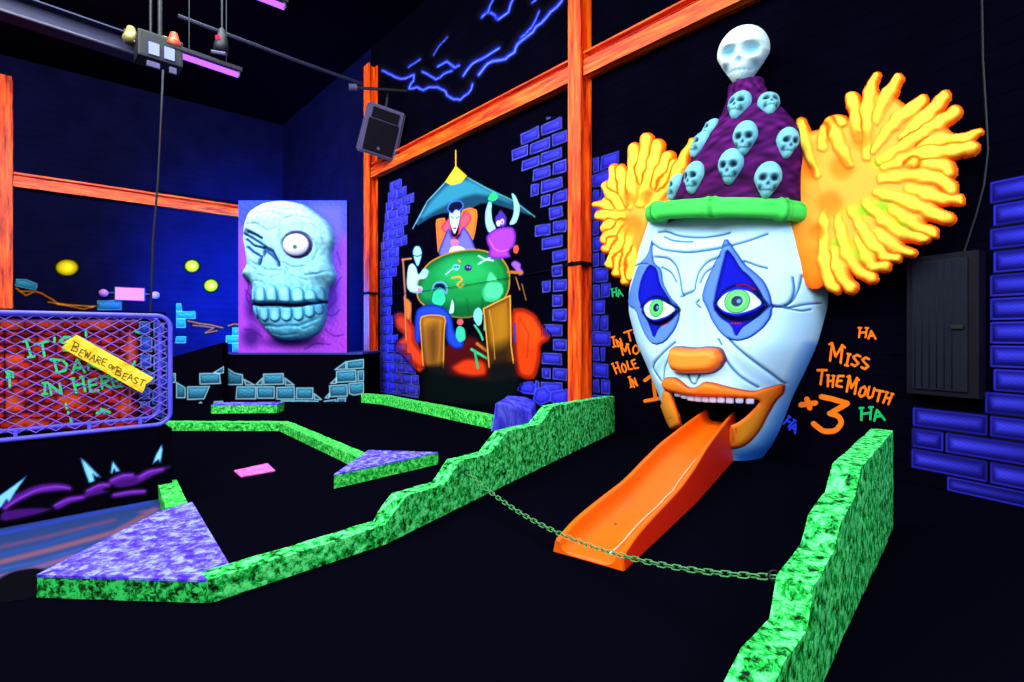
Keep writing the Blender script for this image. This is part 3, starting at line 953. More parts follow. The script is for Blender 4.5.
for box, lb, L_ in (((14, 282, 120, 312), 'orange branches painted above the cage at the far left', ((zf(50, 335, 80, 358, 110, 345, 60, 345), (200, 110, 20)), (zf(110, 345, 130, 352, 165, 372, 180, 384), (210, 100, 20)), (zf(150, 378, 200, 388, 260, 400, 300, 390), (190, 110, 30)), (zf(180, 384, 230, 388, 290, 392), (220, 130, 40)))),
                    ((184, 318, 226, 336), 'orange branches painted right of the stacked teal bricks', ((z5(125, 140, 180, 152, 230, 158, 285, 172), (215, 85, 40)), (z5(150, 160, 200, 165, 245, 172, 205, 195, 260, 185), (200, 80, 40)))),
                    ((226, 320, 240, 330), 'short orange branch painted at the left edge of the skull board', ((z5(310, 162, 340, 154, 360, 158), (215, 80, 40)),))):
    c = Canvas(LEFT, box, 0.02)
    for p, col in L_: c.line(p, 1.8, col, 1.6, 0.95)
    c.build('painted_branch', lb, 'mural', 'orange branches painted on the moon wall')

# ---------------------------------------------------------------- lettering by the clown
org = solid('orange_lettering_paint', (255, 112, 12), 0.6, spec=0.1)
grn = solid('green_lettering_paint', (20, 175, 92), 0.6, spec=0.1)
blu = solid('blue_lettering_paint', (34, 60, 220), 0.6, spec=0.1)
q3 = zz(770, 310, 4.871); q2 = zz(590, 270, 4.26)


def words(items, mat, label, w):
    s_ = []
    for it in items:
        s_ += text_strokes(*it)
    stroke_obj('painted_lettering', BACK, s_, w, mat, label, 'lettering')


words([('MISS', q3(285, 248)[0], q3(492, 292)[0], 11.5, 1.55, 0.8, 0.3)], org, 'orange painted word MISS right of the clown', 2.4)
words([('THE', q3(225, 362)[0], q3(360, 378)[0], 11.0, 1.35, 0.8, 0.3), ('MOUTH', q3(368, 398)[0], q3(590, 462)[0], 11.0, 1.45, 0.8, 0.3)], org, 'orange painted words THE MOUTH right of the clown', 2.4)
stroke_obj('painted_lettering', BACK, [q3(150, 462, 224, 452), q3(180, 432, 195, 478), sm(q3(250, 422, 300, 432, 378, 455), False, 0), sm(q3(378, 455, 300, 500), False, 0),
                                       sm(q3(290, 503, 335, 515, 352, 550, 320, 590, 260, 592, 212, 552), False, 2)], 5.4, org, 'large orange painted plus three right of the clown mouth', 'lettering')
words([('HA', q3(430, 136)[0], q3(522, 138)[0], 8.0, 1.2, 0.85, 0.3)], org, 'small orange painted laugh word HA above the word MISS', 2.0)
words([('HA', q3(440, 540)[0], q3(568, 530)[0], 10.5, 1.15, 0.85, 0.4)], grn, 'green painted laugh word HA right of the big number three', 2.4)
words([('HA', q3(62, 555)[0], q3(128, 600)[0], 8.5, 1.1, 0.9, 0.4)], blu, 'blue painted laugh word HA beside the clown jaw', 2.0)
words([('HA', (612.6, 297.2), (624, 295.2), 7, 1.1, 0.85, 0.3)], grn, 'green painted laugh word HA left of the clown cheek', 1.5)
words([('IN', (613, 347.6), (625, 344.5), 7.5, 1.3, 0.8, 0.3), ('THE', (627, 342.5), (652, 336), 8, 1.3, 0.8, 0.3)], org, 'orange painted words IN THE beside the left cheek of the clown', 1.7)
words([('MOUTH', (622.5, 356), (668, 348), 9, 1.2, 0.8, 0.3)], org, 'orange painted word MOUTH half hidden by the left cheek of the clown', 1.7)
words([('HOLE', (616.4, 374.5), (640, 367), 9, 1.2, 0.8, 0.3)], org, 'orange painted word HOLE left of the clown', 1.7)
words([('IN', (630.4, 387.8), (639.5, 385), 8.5, 1.2, 0.8, 0.3)], org, 'small orange painted word IN just left of the big number one', 1.7)
stroke_obj('painted_lettering', BACK, [[(645, 380.5), (653, 374.5), (655.5, 397.5)], [(645, 401), (664, 397.5)]], 3.6, org, 'big orange painted number one beside the left lip of the clown', 'lettering')

# ================================================================ BARRIERS AND KERBS
def wobble_mesh(o, amp, freq=6.0):
    for v in o.data.vertices:
        p = v.co
        n = noise.noise_vector(Vector(p) * freq)
        v.co = Vector((p.x + n.x * amp, p.y + n.y * amp, p.z + (n.z * amp if p.z > 0.02 else 0)))


def strip(name, front, tops, mat, thick, label=None, cat=None, group=None, side=1, seg=0.05, amp=0.006, parent=None):
    """a low wall that follows a floor line; tops = heights at each point"""
    F_, T_ = [], []
    for i in range(len(front) - 1):
        a, b_ = np.array(front[i][:2]), np.array(front[i + 1][:2])
        n = max(1, int(np.linalg.norm(b_ - a) / seg))
        for k in range(n):
            t = k / n
            F_.append(a * (1 - t) + b_ * t); T_.append(tops[i] * (1 - t) + tops[i + 1] * t)
    F_.append(np.array(front[-1][:2])); T_.append(tops[-1])
    N = len(F_)
    bm = bmesh.new(); rows = []
    for i in range(N):
        d = F_[min(i + 1, N - 1)] - F_[max(i - 1, 0)]; d /= np.linalg.norm(d)
        n = np.array([-d[1], d[0]]) * side
        b_ = F_[i] + n * thick
        h = T_[i]
        m = max(2, int(h / seg))
        col = [(F_[i], h * k / m) for k in range(m + 1)] + [((F_[i] + b_) / 2, h)] + [(b_, h * k / m) for k in range(m, -1, -1)]
        rows.append((col, h))
    # the same vertex count everywhere
    K = 8
    R = []
    for i, (col, h) in enumerate(rows):
        f = col[0][0]; b_ = col[-1][0]
        vs = [bm.verts.new((f[0], f[1], h * k / K)) for k in range(K + 1)]
        for t in (0.33, 0.67): vs.append(bm.verts.new((*(f * (1 - t) + b_ * t), h)))
        vs += [bm.verts.new((b_[0], b_[1], h * k / K)) for k in range(K, -1, -1)]
        R.append(vs)
    for i in range(N - 1):
        for k in range(len(R[0]) - 1):
            bm.faces.new((R[i][k], R[i][k + 1], R[i + 1][k + 1], R[i + 1][k]))
    bm.faces.new(R[0]); bm.faces.new(R[-1][::-1])
    bmesh.ops.recalc_face_normals(bm, faces=bm.faces)
    me = bpy.data.meshes.new(name); bm.to_mesh(me); bm.free()
    o = link(name, me, mat, parent)
    wobble_mesh(o, amp)
    return tag(o, label, cat, group)


def back_heights(front, thick, sil, side=1):
    """heights of the top so that the far top edge passes through the seen outline"""
    F_ = [np.array(p[:2]) for p in front]
    out = []
    n0 = None
    pts = []
    for i in range(len(F_) - 1):
        d = F_[i + 1] - F_[i]; d /= np.linalg.norm(d)
        n = np.array([-d[1], d[0]]) * side * thick
        pts.append((F_[i], F_[i + 1], n))
    for (px, py) in sil:
        k = (px - 512) / F
        best = None
        for (a, b_, n) in pts:
            A, B = a + n, b_ + n
            D = B - A
            # (A.x + t D.x) = k (A.y + t D.y)
            den = D[0] - k * D[1]
            if abs(den) < 1e-9: continue
            t = (k * A[1] - A[0]) / den
            q = abs(t - 0.5)
            if best is None or q < best[0]:
                best = (q, a + (b_ - a) * t, A[1] + t * D[1])
        _, f, Yb = best
        out.append((f, EYE - (py - HZ) / F * Yb))
    return out


# stepped barrier left of the slide
lf = [ground(208, 604), ground(300, 573), ground(376, 549), ground(487, 494), ground(617, 431)]
sil = [(231, 571), (300, 540), (371, 521), (392, 493), (431.6, 482), (447, 459), (479, 451.5), (494.5, 430.5), (529, 423), (542, 405.5), (585, 399), (617, 394)]
hs = back_heights(lf, 0.13, sil)
front = [h[0] for h in hs]; tops = [h[1] for h in hs]
# the low part keeps one height; small readings are evened out
tops[0] = tops[1] = 0.125; tops[2] = 0.13
front[0] = lf[0][:2]
strip('stepped_barrier', front, tops, M['green_hedge'], 0.13, 'green mottled rock barrier stepping up behind the chain, left of the slide', 'barrier', 'green stepped barriers')
print('LEFT tops', [round(t, 2) for t in tops])

# stepped barrier right of the slide (its right face is towards the camera)
A0 = np.array([1.26, 2.07]); D0 = np.array([0.917, 1.0])


def on_line(px):
    k = (px - 512) / F
    # X = A0x + .917 (Z - A0z) = k Z
    Zc = (A0[0] - 0.917 * A0[1]) / (k - 0.917)
    return np.array([k * Zc, Zc])


rs = [(893, 431), (861, 468), (855, 497), (840.5, 520), (834, 553), (813.6, 586), (808, 631), (783, 664)]
rf = [on_line(p[0]) for p in rs]; rt = [EYE - (p[1] - HZ) / F * on_line(p[0])[1] for p in rs]
rf.append(np.array([0.62, 1.372])); rt.append(0.24)
rf.append(np.array([0.30, 1.02])); rt.append(0.13)
print('RIGHT tops', [round(float(t), 2) for t in rt])
strip('stepped_barrier', rf, rt, M['green_hedge'], 0.13, 'green mottled rock barrier at the right stepping down towards the viewer', 'barrier', 'green stepped barriers', side=-1)

# near triangular corner block with a violet top
def block(name, top_px, z, label, side_mat, top_mat, inset=0.006):
    P = [ground(x, y, z) for x, y in top_px]
    c = sum(P) / len(P)
    e = empty(name, (c[0], c[1], 0), label, 'kerb block', 'violet-topped corner blocks')
    bm = bmesh.new()
    n = 24
    ring_t, ring_b, ring_m = [], [], []
    pts = []
    for i in range(len(P)):
        a, b_ = P[i], P[(i + 1) % len(P)]
        k = max(2, int(np.linalg.norm(b_ - a) / 0.05))
        for j in range(k): pts.append(a + (b_ - a) * j / k)
    for lvl in range(5):
        ring_t.append([bm.verts.new((p[0], p[1], (z - 0.012) * lvl / 4)) for p in pts])
    for lvl in range(4):
        for i in range(len(pts)):
            j = (i + 1) % len(pts)
            bm.faces.new((ring_t[lvl][i], ring_t[lvl][j], ring_t[lvl + 1][j], ring_t[lvl + 1][i]))
    bm.faces.new(ring_t[-1]); bm.faces.new(ring_t[0][::-1])
    bmesh.ops.recalc_face_normals(bm, faces=bm.faces)
    me = bpy.data.meshes.new('side'); bm.to_mesh(me); bm.free()
    o = link('kerb_side', me, side_mat, e); wobble_mesh(o, 0.004)
    mb = MB(); mb.prism([(p[0] + (c[0] - p[0]) * -0.004, p[1] + (c[1] - p[1]) * -0.004, z - 0.011) for p in P], (0, 0, 0.013))
    tag(mb.build('top_board', top_mat, e), 'violet and white mottled top')
    return e


block('corner_block', [(37, 575), (203, 580), (233, 571), (192, 502), (158, 512)], 0.12, 'triangular corner block with violet mottled top at the near left', M['green_kerb'], M['violet_rock'])
block('corner_block', [(334, 474.4), (438, 452.3), (368.6, 450.2)], 0.13, 'triangular corner block with violet mottled top in the middle of the lane', M['green_low'], M['violet_rock'])
# short kerb from the near block back under the cage wall
k0 = ground(160, 510, 0.12); k1 = ground(157, 482, 0.12)
strip('kerb', [k0 + np.array([0.01, 0.05, 0]), k1], [0.12, 0.12], M['green_low'], 0.14, 'short green kerb joining the near violet block to the cage wall', 'kerb', 'green kerbs', side=-1)
# far kerbs
kf = [ground(120, 430.5), ground(279, 431), ground(300, 441), ground(357, 468.5)]
strip('kerb', kf, [0.12] * 4, M['green_low'], 0.15, 'long bent green kerb running from the cage to the middle violet block', 'kerb', 'green kerbs', seg=0.08)
kk = [ground(211, 413.5), ground(277, 413)]
e = empty('kerb', (-4.7, 9.2, 0), 'short straight green kerb with violet top in front of the painted stone wall', 'kerb', 'green kerbs')
strip('kerb_side', kk, [0.14, 0.14], M['green_low'], 0.32, side=1, seg=0.08, parent=e)
mb = MB(); mb.prism([(kk[0][0], kk[0][1], 0.142), (kk[1][0], kk[1][1], 0.142), (kk[1][0], kk[1][1] + 0.3, 0.142), (kk[0][0], kk[0][1] + 0.3, 0.142)], (0, 0, 0.02))
mb.build('top_board', M['violet_rock'], e)
kb = [ground(361, 402.5), ground(382, 404.5), ground(492, 429)]
strip('kerb', kb, [0.17, 0.17, 0.17], M['green_low'], 0.2, 'green kerb along the foot of the monsters mural', 'kerb', 'green kerbs', seg=0.08)

# violet boulder next to the stepped barrier
def boulder():
    fp = [ground(491, 433), ground(533, 424), ground(541, 416), ground(505, 416)]
    zt = [EYE - (404 - HZ) / F * fp[0][1], EYE - (412 - HZ) / F * fp[1][1], EYE - (398 - HZ) / F * fp[2][1], EYE - (395 - HZ) / F * fp[3][1]]
    bm = bmesh.new()
    bot = [bm.verts.new((p[0], p[1], 0)) for p in fp]
    c = sum(fp) / 4
    top = [bm.verts.new((p[0] * .86 + c[0] * .14, p[1] * .86 + c[1] * .14, z)) for p, z in zip(fp, zt)]
    for i in range(4): bm.faces.new((bot[i], bot[(i + 1) % 4], top[(i + 1) % 4], top[i]))
    bm.faces.new(top); bm.faces.new(bot[::-1])
    bmesh.ops.bevel(bm, geom=list(bm.edges), offset=0.02, segments=1, affect='EDGES')
    bmesh.ops.subdivide_edges(bm, edges=list(bm.edges), cuts=3, use_grid_fill=True)
    bmesh.ops.recalc_face_normals(bm, faces=bm.faces)
    me = bpy.data.meshes.new('boulder'); bm.to_mesh(me); bm.free()
    o = link('painted_boulder', me, mottled('violet_blue_boulder', (26, 20, 150), (70, 66, 230), (110, 115, 255), 5, 0.5, 0.35, 0.65, (1, 1, .35)))
    wobble_mesh(o, 0.02, 3)
    tag(o, 'faceted blue-violet boulder behind the stepped barrier at the foot of the mural', 'boulder')


boulder()

# pink tee mat
P = [ground(x, y, 0.006) for x, y in ((234, 471), (267.6, 463.8), (275, 471), (241, 477))]
mb = MB(); mb.prism([(p[0], p[1], 0.001) for p in P], (0, 0, 0.012))
tag(mb.build('tee_mat', M['pink']), 'small bright pink tee mat lying on the black carpet', 'mat')

# painted streaks on the floor by the cage wall
fx = np.linspace(-5.2, -1.9, 190); fy = np.linspace(2.2, 4.75, 150)
FX, FY = np.meshgrid(fx, fy)
FP = np.stack([FX, FY, np.full(FX.shape, 0.003)], -1).reshape(-1, 3)
px, py = proj(FP)
fp_ = Paint(px, py)
q7 = zz(0, 430, 4.01)
fp_.poly([(-160, 560), (0, 528), (157, 499), (176, 500), (160, 512), (37, 577), (0, 590), (-160, 640)], (34, 54, 102), 1.5)
for P_, col, w in ((q7(0, 470, 200, 425, 460, 360), (96, 56, 90), 3.5), (q7(0, 500, 150, 470, 420, 385), (30, 60, 130), 3.0), (q7(0, 530, 200, 480, 460, 410, 620, 320), (124, 68, 84), 5.0), (q7(0, 560, 150, 530, 330, 475), (42, 70, 140), 2.5), (q7(0, 590, 120, 560, 300, 505), (118, 66, 104), 5.0),
                   (q7(0, 415, 300, 350, 600, 290), (40, 60, 170), 4.0), (q7(560, 330, 640, 315), (120, 70, 120), 2.0)):
    fp_.line(P_, w, col, 3, 0.8)
fp_.poly(sm(q7(-100, 680, 0, 590, 60, 565, 140, 552, 190, 560, 150, 610, 120, 680)), (1, 1, 4), 2.0)
Q = grid_quads(*FX.shape); keep = fp_.a[Q].max(1) > 0.05
V_, Q_, c_ = compact(FP, Q[keep], lin(fp_.rgb * fp_.a[:, None] + np.array([2, 1, 6]) * (1 - fp_.a[:, None])))
tag(np_mesh('painted_floor_patch', V_, Q_, M['paint'], None, c_, False), 'blue and mauve streaks painted on the floor in front of the cage wall', 'floor painting')

# ================================================================ CAGE WALL AT THE LEFT
ZT = EYE - 110 / F * 3.705      # top of the black base
u_end = u_of(CAGE, 172)
e = empty('monster_cage', tuple(CAGE.P(0.4, 0, 0)), 'cage with violet chain-link front over a red brick panel on a black base', 'cage')


def cbox(mb, u0, u1, v0, v1, w0, w1):
    c = CAGE.P((u0 + u1) / 2, (v0 + v1) / 2, (w0 + w1) / 2)
    mb.box(tuple(c), (u1 - u0, abs(w1 - w0), v1 - v0), plane_rot(CAGE))
    return mb


U0 = -1.6
cbox(MB(), U0, u_end, 0, ZT - 0.01, 0, -0.62).build('base_wall', M['black_paint'], e)
# claws and violet clouds painted on the base
cb = Canvas(CAGE, (-60, 440, 174, 530), 0.008, lift=0.004, base=(4, 3, 9))
for P_ in (q7(-60, 240, -20, 270, 60, 255, 150, 215, 240, 210, 290, 225, 240, 245, 140, 255, 60, 290, 0, 320, -120, 330), q7(215, 300, 270, 265, 330, 262, 360, 235, 400, 208, 435, 210, 440, 225, 410, 240, 450, 245, 380, 265, 300, 285, 230, 325),
           q7(440, 195, 480, 172, 530, 172, 550, 182, 590, 155, 650, 150, 680, 140, 690, 150, 640, 170, 590, 200, 540, 225, 470, 235, 440, 215), q7(450, 258, 520, 240, 585, 240, 580, 255, 520, 262, 460, 272),
           q7(0, 330, 60, 315, 150, 310, 220, 315, 150, 340, 0, 372)):
    cb.poly(sm(P_), (82, 22, 132), 3.5, 0.95)
for P_ in (q7(20, 315, 70, 280, 150, 240, 230, 228, 280, 236), q7(220, 305, 270, 280, 330, 272), q7(350, 245, 400, 222, 435, 222), q7(445, 205, 490, 186, 530, 182), q7(560, 190, 600, 168, 650, 160), q7(455, 262, 520, 250, 580, 247)):
    cb.line(sm(P_, False), 5.0, (118, 36, 180), 4.6, 0.95)
    cb.line([(x, y - 0.7) for x, y in sm(P_, False)], 0.8, (190, 90, 245), 1.6, 0.8)
for P_ in (q7(-30, 290, 0, 262, 105, 186, 60, 250, 38, 288, 25, 278, 8, 305, -20, 330), q7(324, 113, 345, 130, 404, 190, 385, 186, 372, 175, 380, 205, 358, 212, 340, 165), q7(451, 123, 481, 165, 465, 168, 458, 155, 450, 175, 444, 172), q7(648, 58, 652, 80, 643, 135, 636, 118, 612, 136, 625, 100)):
    cb.poly(P_, (70, 170, 225), 0.8, inner=(150, 230, 250), iw=1.4, edge=(40, 100, 180), ew=0.6)
tag(cb.build('painted_claws', parent=e), 'pale blue claws and violet clouds painted on the black base')
# backing panel
PB = CAGE.off(-0.16)
cbox(MB(), U0, u_of(PB, 166), ZT - 0.01, 1.60, -0.17, -0.30).build('backing_panel', M['black_paint'], e)
cp = Canvas(PB, (-60, 306, 168, 444), 0.0085, lift=0.004 - 0.005, base=(5, 3, 10))
z1 = zz(0, 290, 4.263)
cp.poly(z1(-200, 125, 590, 125, 590, 600, -200, 600), (60, 8, 6), 1)
rnd = random.Random(9)
for r in range(13):
    for cc in range(-6, 12):
        x0 = cc * 54 + (27 if r % 2 else 0); y0 = 128 + r * 36
        if x0 > 555: continue
        br = rnd.uniform(0.55, 1.0)
        x1 = min(x0 + 48, 588)
        cp.poly(z1(x0, y0, x1, y0, x1, y0 + 30, x0, y0 + 30), (160 * br, 22 * br, 10), 0.8, 1, inner=(245 * br, 52 * br, 18), iw=2.5)
for (x, y, rx, ry) in ((60, 300, 9, 6), (50, 150, 10, 5), (55, 480, 9, 8), (120, 560, 14, 4), (330, 250, 10, 8), (420, 150, 12, 5), (530, 500, 6, 10), (300, 470, 12, 8), (560, 250, 5, 12), (210, 150, 9, 3)):
    cp.ell(*z1(x, y)[0], rx, ry, (255, 92, 18), 7, 0.8)
cp.line(z1(-200, 175, 555, 175), 2.0, (20, 6, 30)); cp.line(z1(-200, 545, 555, 545), 1.6, (20, 6, 30)); cp.line(z1(18, 175, 18, 560), 2.0, (20, 6, 30)); cp.line(z1(553, 175, 553, 510), 1.6, (200, 90, 120))
cp.line(z1(-200, 132, 585, 132), 1.4, (120, 90, 170))
for (x0, y0, x1, y1) in ((595, 135, 640, 190), (600, 200, 650, 262), (655, 140, 700, 200), (660, 215, 706, 270), (598, 275, 645, 330), (655, 285, 712, 345), (600, 350, 660, 400), (668, 360, 716, 420), (595, 415, 640, 465), (650, 430, 715, 490), (600, 475, 640, 505), (650, 500, 700, 540)):
    brick(cp, z1(x0, y0, x1 - 4, y0 + 3, x1, y1, x0 + 3, y1 - 3), (14, 30, 150), (90, 150, 250), (150, 205, 255), rim=1.1, glow=4)
cp.ell(*z1(628, 515)[0], 6, 5, (150, 40, 130), 4, 0.9)
tag(cp.build('painted_brick_panel', parent=e), 'red brick picture with blue stones behind the wire')
gs = []
for it in (("IT'S", (27, 358.5), (78, 348), 14, 1.2, 0.85, 0.5), ('DARK', (55, 374), (118, 368), 13, 1.1, 0.85, 0.5), ('IN', (41, 395), (66, 393), 11, 1.0, 0.85, 0.4), ('HERE', (75, 393.5), (125, 385.5), 12, 1.2, 0.85, 0.4)):
    gs += text_strokes(*it)
gs += [z1(25, 345, 35, 360, 30, 375), z1(35, 345, 55, 352, 55, 372), z1(40, 350, 42, 415), z1(280, 485, 285, 505), z1(290, 520, 292, 526), z1(300, 545, 305, 570), z1(412, 525, 440, 510, 468, 522), z1(430, 505, 445, 525), z1(365, 170, 367, 195), z1(575, 305, 565, 320), z1(575, 175, 592, 182)]
stroke_obj('painted_lettering', PB, gs, 2.5, solid('bright_green_lettering', (30, 245, 130), 0.6), 'green hand lettering on the brick panel', None, parent=e, lift=0.004)

# tube frames
def rounded_path(u0, u1, v0, v1, r, w, closed=False):
    pts = [(u0, v1)]
    for t in np.linspace(math.pi / 2, 0, 8): pts.append((u1 - r + r * math.cos(t), v1 - r + r * math.sin(t)))
    for t in np.linspace(0, -math.pi / 2, 8): pts.append((u1 - r + r * math.cos(t), v0 + r + r * math.sin(t)))
    pts.append((u0, v0))
    return [tuple(CAGE.P(a, b_, w)) for a, b_ in pts]


Zf = ZT + 0.03
MB().tube(rounded_path(U0, u_end - 0.01, Zf, 1.565, 0.10, -0.015), 0.018, 10).build('outer_tube_frame', M['violet_tube'], e, True)
MB().tube(rounded_path(U0, u_end - 0.075, Zf + 0.055, 1.555, 0.09, -0.085), 0.017, 10).build('inner_tube_frame', M['violet_tube'], e, True)
for u in (0.08, 0.50, 0.83, -0.6):
    cbox(MB(), u - 0.012, u + 0.012, Zf - 0.005, Zf + 0.075, -0.03, -0.006).build('frame_foot', M['violet_tube'], e)
# chain-link wire
cw = MB()
ua, ub_, va, vb = U0, u_end - 0.03, Zf + 0.03, 1.545
du, dv = 0.112, 0.074
k = -40
for fam in (1, -1):
    for k in range(-60, 110):
        # u = ua + k*du + t ; v = va + fam slope
        c0 = k * du
        segs = []
        n_st = int((vb - va) / dv)
        # line u = c0 + fam * (v-va) * du/dv
        ends = []
        for v in (va, vb):
            ends.append((ua + c0 + fam * (v - va) * du / dv, v))
        (x0, y0), (x1, y1) = ends
        # clip in u
        t0, t1 = 0.0, 1.0
        dx = x1 - x0
        for lim, sgn in ((ua, 1), (ub_, -1)):
            fa = (x0 - lim) * sgn; fb = (x1 - lim) * sgn
            if fa < 0 and fb < 0: t0, t1 = 1, 0; break
            if fa < 0: t0 = max(t0, fa / (fa - fb))
            if fb < 0: t1 = min(t1, fa / (fa - fb))
        if t1 - t0 < 0.01: continue
        # run as a gentle zigzag so that the wires pass over and under
        m = max(1, int(round((t1 - t0) * (vb - va) / (dv / 2))))
        pts = []
        for j in range(m + 1):
            t = t0 + (t1 - t0) * j / m
            pts.append(tuple(CAGE.P(x0 + dx * t, y0 + (y1 - y0) * t, -0.03 + fam * 0.003 * (1 if j % 2 else -1))))
        cw.tube(pts, 0.0036, 4, cap=False)
cw.build('chain_link_mesh', M['violet_wire'], e)

# beware plank
PF = CAGE.off(0.03)
corners = z1(325, 190, 655, 375, 640, 392, 622, 400, 615, 425, 605, 440, 262, 245, 290, 225, 275, 222, 312, 200)
bm = bmesh.new()
vf = [bm.verts.new(Vector(PF.P(*PF.uv(x, y), 0.0))) for x, y in corners]
vbk = [bm.verts.new(Vector(PF.P(*PF.uv(x, y), -0.022))) for x, y in corners]
bm.faces.new(vf); bm.faces.new(vbk[::-1])
for i in range(len(vf)): bm.faces.new((vf[i], vbk[i], vbk[(i + 1) % len(vf)], vf[(i + 1) % len(vf)]))
bmesh.ops.recalc_face_normals(bm, faces=bm.faces)
me = bpy.data.meshes.new('plank'); bm.to_mesh(me); bm.free()
pk = tag(link('warning_plank', me, M['yellow_plank']), 'yellow wooden plank sign tilted across the cage wire', 'sign')
gs = text_strokes('BEWARE', z1(300, 258)[0], z1(452, 330)[0], 7.0, 1.35, 0.85, 0.4) + text_strokes('OF', z1(458, 330)[0], z1(492, 348)[0], 4.2, 1, 0.85, 0.2) + text_strokes('BEAST', z1(488, 362)[0], z1(612, 412)[0], 6.6, 1.25, 0.85, 0.4)
stroke_obj('painted_lettering', PF, gs, 0.75, M['dark_red_ink'], None, None, parent=pk, lift=0.002)

# ================================================================ FAR LEFT: PARTITION, STONE WALL, SKULL BOARD
h_low = EYE - 19.5 / F * 10.7
mb = MB(); mb.prism([(-6.02, 10.7, 0), (-3.16, 10.7, 0), (-3.16, 10.7, h_low), (-6.02, 10.7, h_low)], (0, 1.4, 0))
lw = tag(mb.build('low_wall', M['black_paint']), 'low black wall with teal painted stones under the skull board', 'low wall')
MB().box((-4.59, 11.4, h_low + 0.02), (2.95, 1.45, 0.04)).build('wall_cap', M['ledge'], lw)
cs = Canvas(FAR, (224, 352, 364, 406), 0.013, lift=0.004, base=(4, 3, 9))


def stones(cv, L):
    for p in L:
        brick(cv, p, (8, 38, 60), (80, 180, 215), (178, 240, 255), rim=1.3, glow=2.6)


stones(cs, [z5(*p) for p in ((305, 355, 340, 378, 375, 385, 375, 430, 305, 430), (380, 405, 430, 432, 390, 432), (350, 440, 435, 440, 435, 495, 345, 495), (440, 440, 520, 440, 520, 492, 442, 492), (470, 382, 560, 380, 562, 428, 472, 430), (435, 430, 465, 400, 465, 432),
                                  (530, 442, 610, 440, 612, 496, 530, 496), (568, 400, 610, 432, 570, 432), (620, 445, 695, 445, 695, 495, 620, 495), (700, 470, 735, 498, 702, 498), (550, 503, 600, 503, 600, 518, 550, 518), (605, 503, 660, 503, 660, 518, 605, 518), (665, 503, 720, 505, 700, 520, 665, 518),
                                  (745, 505, 800, 498, 800, 518, 760, 518), (808, 492, 845, 490, 840, 515, 806, 515), (770, 435, 850, 430, 852, 482, 772, 485), (750, 490, 768, 470, 768, 492), (802, 370, 890, 365, 892, 415, 802, 420), (775, 425, 800, 400, 800, 425), (858, 425, 925, 420, 925, 470, 880, 478, 860, 470),
                                  (900, 368, 926, 366, 926, 412, 900, 414), (850, 325, 925, 315, 925, 355, 850, 360), (795, 362, 845, 325, 845, 360))])
tag(cs.build('painted_stones', parent=lw), 'teal outlined stones painted along the foot')
# sloped partition left of it
pa = [FAR.off(0.25).at(x, y) for x, y in ((120, 372), (222.5, 342.5), (222.5, 404), (120, 404))]
pa[2][2] = 0; pa[3][2] = 0
mb = MB(); mb.prism([tuple(p) for p in pa], (0, 0.2, 0))
pt = tag(mb.build('sloped_partition', M['black_paint']), 'black partition with sloping top beside the cage, teal stones painted low', 'partition')
cq = Canvas(FAR.off(0.25), (166, 340, 224, 408), 0.013, lift=0.004, base=(4, 3, 9))
stones(cq, [z5(*p) for p in ((180, 380, 270, 378, 275, 425, 182, 428), (245, 375, 290, 348, 290, 375, 270, 380), (125, 440, 225, 438, 200, 495, 125, 498), (75, 420, 115, 445, 115, 490, 75, 490), (160, 530, 185, 508, 200, 530), (245, 508, 285, 505, 285, 520, 250, 520), (40, 380, 70, 380, 70, 420, 40, 420))])
tag(cq.build('painted_stones', parent=pt), 'teal outlined stones')

# skull board
SB = Plane((0, 10.78), (1, 0), (0, -1))
bx0, bx1 = SB.at(238.5, 300)[0], SB.at(347, 300)[0]
bz1 = SB.at(300, 200.5)[2]; bz0 = h_low + 0.04
e = empty('skull_board', ((bx0 + bx1) / 2, 10.8, bz0), 'big square board with a sculpted one-eyed skull in pale turquoise on violet', 'skull board')
MB().box(((bx0 + bx1) / 2, 10.84, (bz0 + bz1) / 2), (bx1 - bx0, 0.12, bz1 - bz0), bev=0.008).build('board', M['black_paint'], e)
cbk = Canvas(SB, (238.5, 200.5, 347, 354.5), 0.014, lift=0.006)
zs = zz(230, 190, 4.015)
cbk.poly([(236, 198), (350, 198), (350, 357), (236, 357)], shade_y(205, 345, (48, 66, 205), (158, 52, 195)), 1)
cbk.poly([(236, 228), (256, 240), (252, 330), (300, 345), (350, 340), (350, 235), (338, 235), (340, 357), (236, 357)], (160, 62, 205), 16, 0.7)
cbk.poly(sm(zs(310, 60, 420, 50, 460, 60, 460, 180, 425, 200, 380, 120)), (92, 88, 210), 14, 0.8)
for P_ in (zs(100, 480, 60, 430, 80, 380, 50, 330), zs(390, 480, 430, 440, 415, 400, 445, 350), zs(130, 590, 90, 560, 60, 560), zs(380, 560, 420, 590, 455, 580), zs(385, 500, 420, 505, 440, 480), zs(300, 640, 340, 615, 400, 620), zs(430, 250, 445, 300), zs(60, 400, 95, 440, 80, 500)):
    cbk.line(sm(P_, False), 1.0, (30, 18, 110), 1.6, 0.8)
cbk.ell(*zs(85, 590)[0], 9, 10, (40, 14, 100), 9, 0.8); cbk.ell(*zs(250, 610)[0], 26, 5, (30, 8, 80), 6, 0.8)
cbk.ell(*zs(400, 420)[0], 7, 22, (40, 20, 120), 9, 0.7); cbk.ell(*zs(90, 470)[0], 7, 14, (40, 10, 90), 8, 0.7)
cbk.a[:] = 1
tag(cbk.build('painted_background', parent=e), 'violet and blue cracked background')
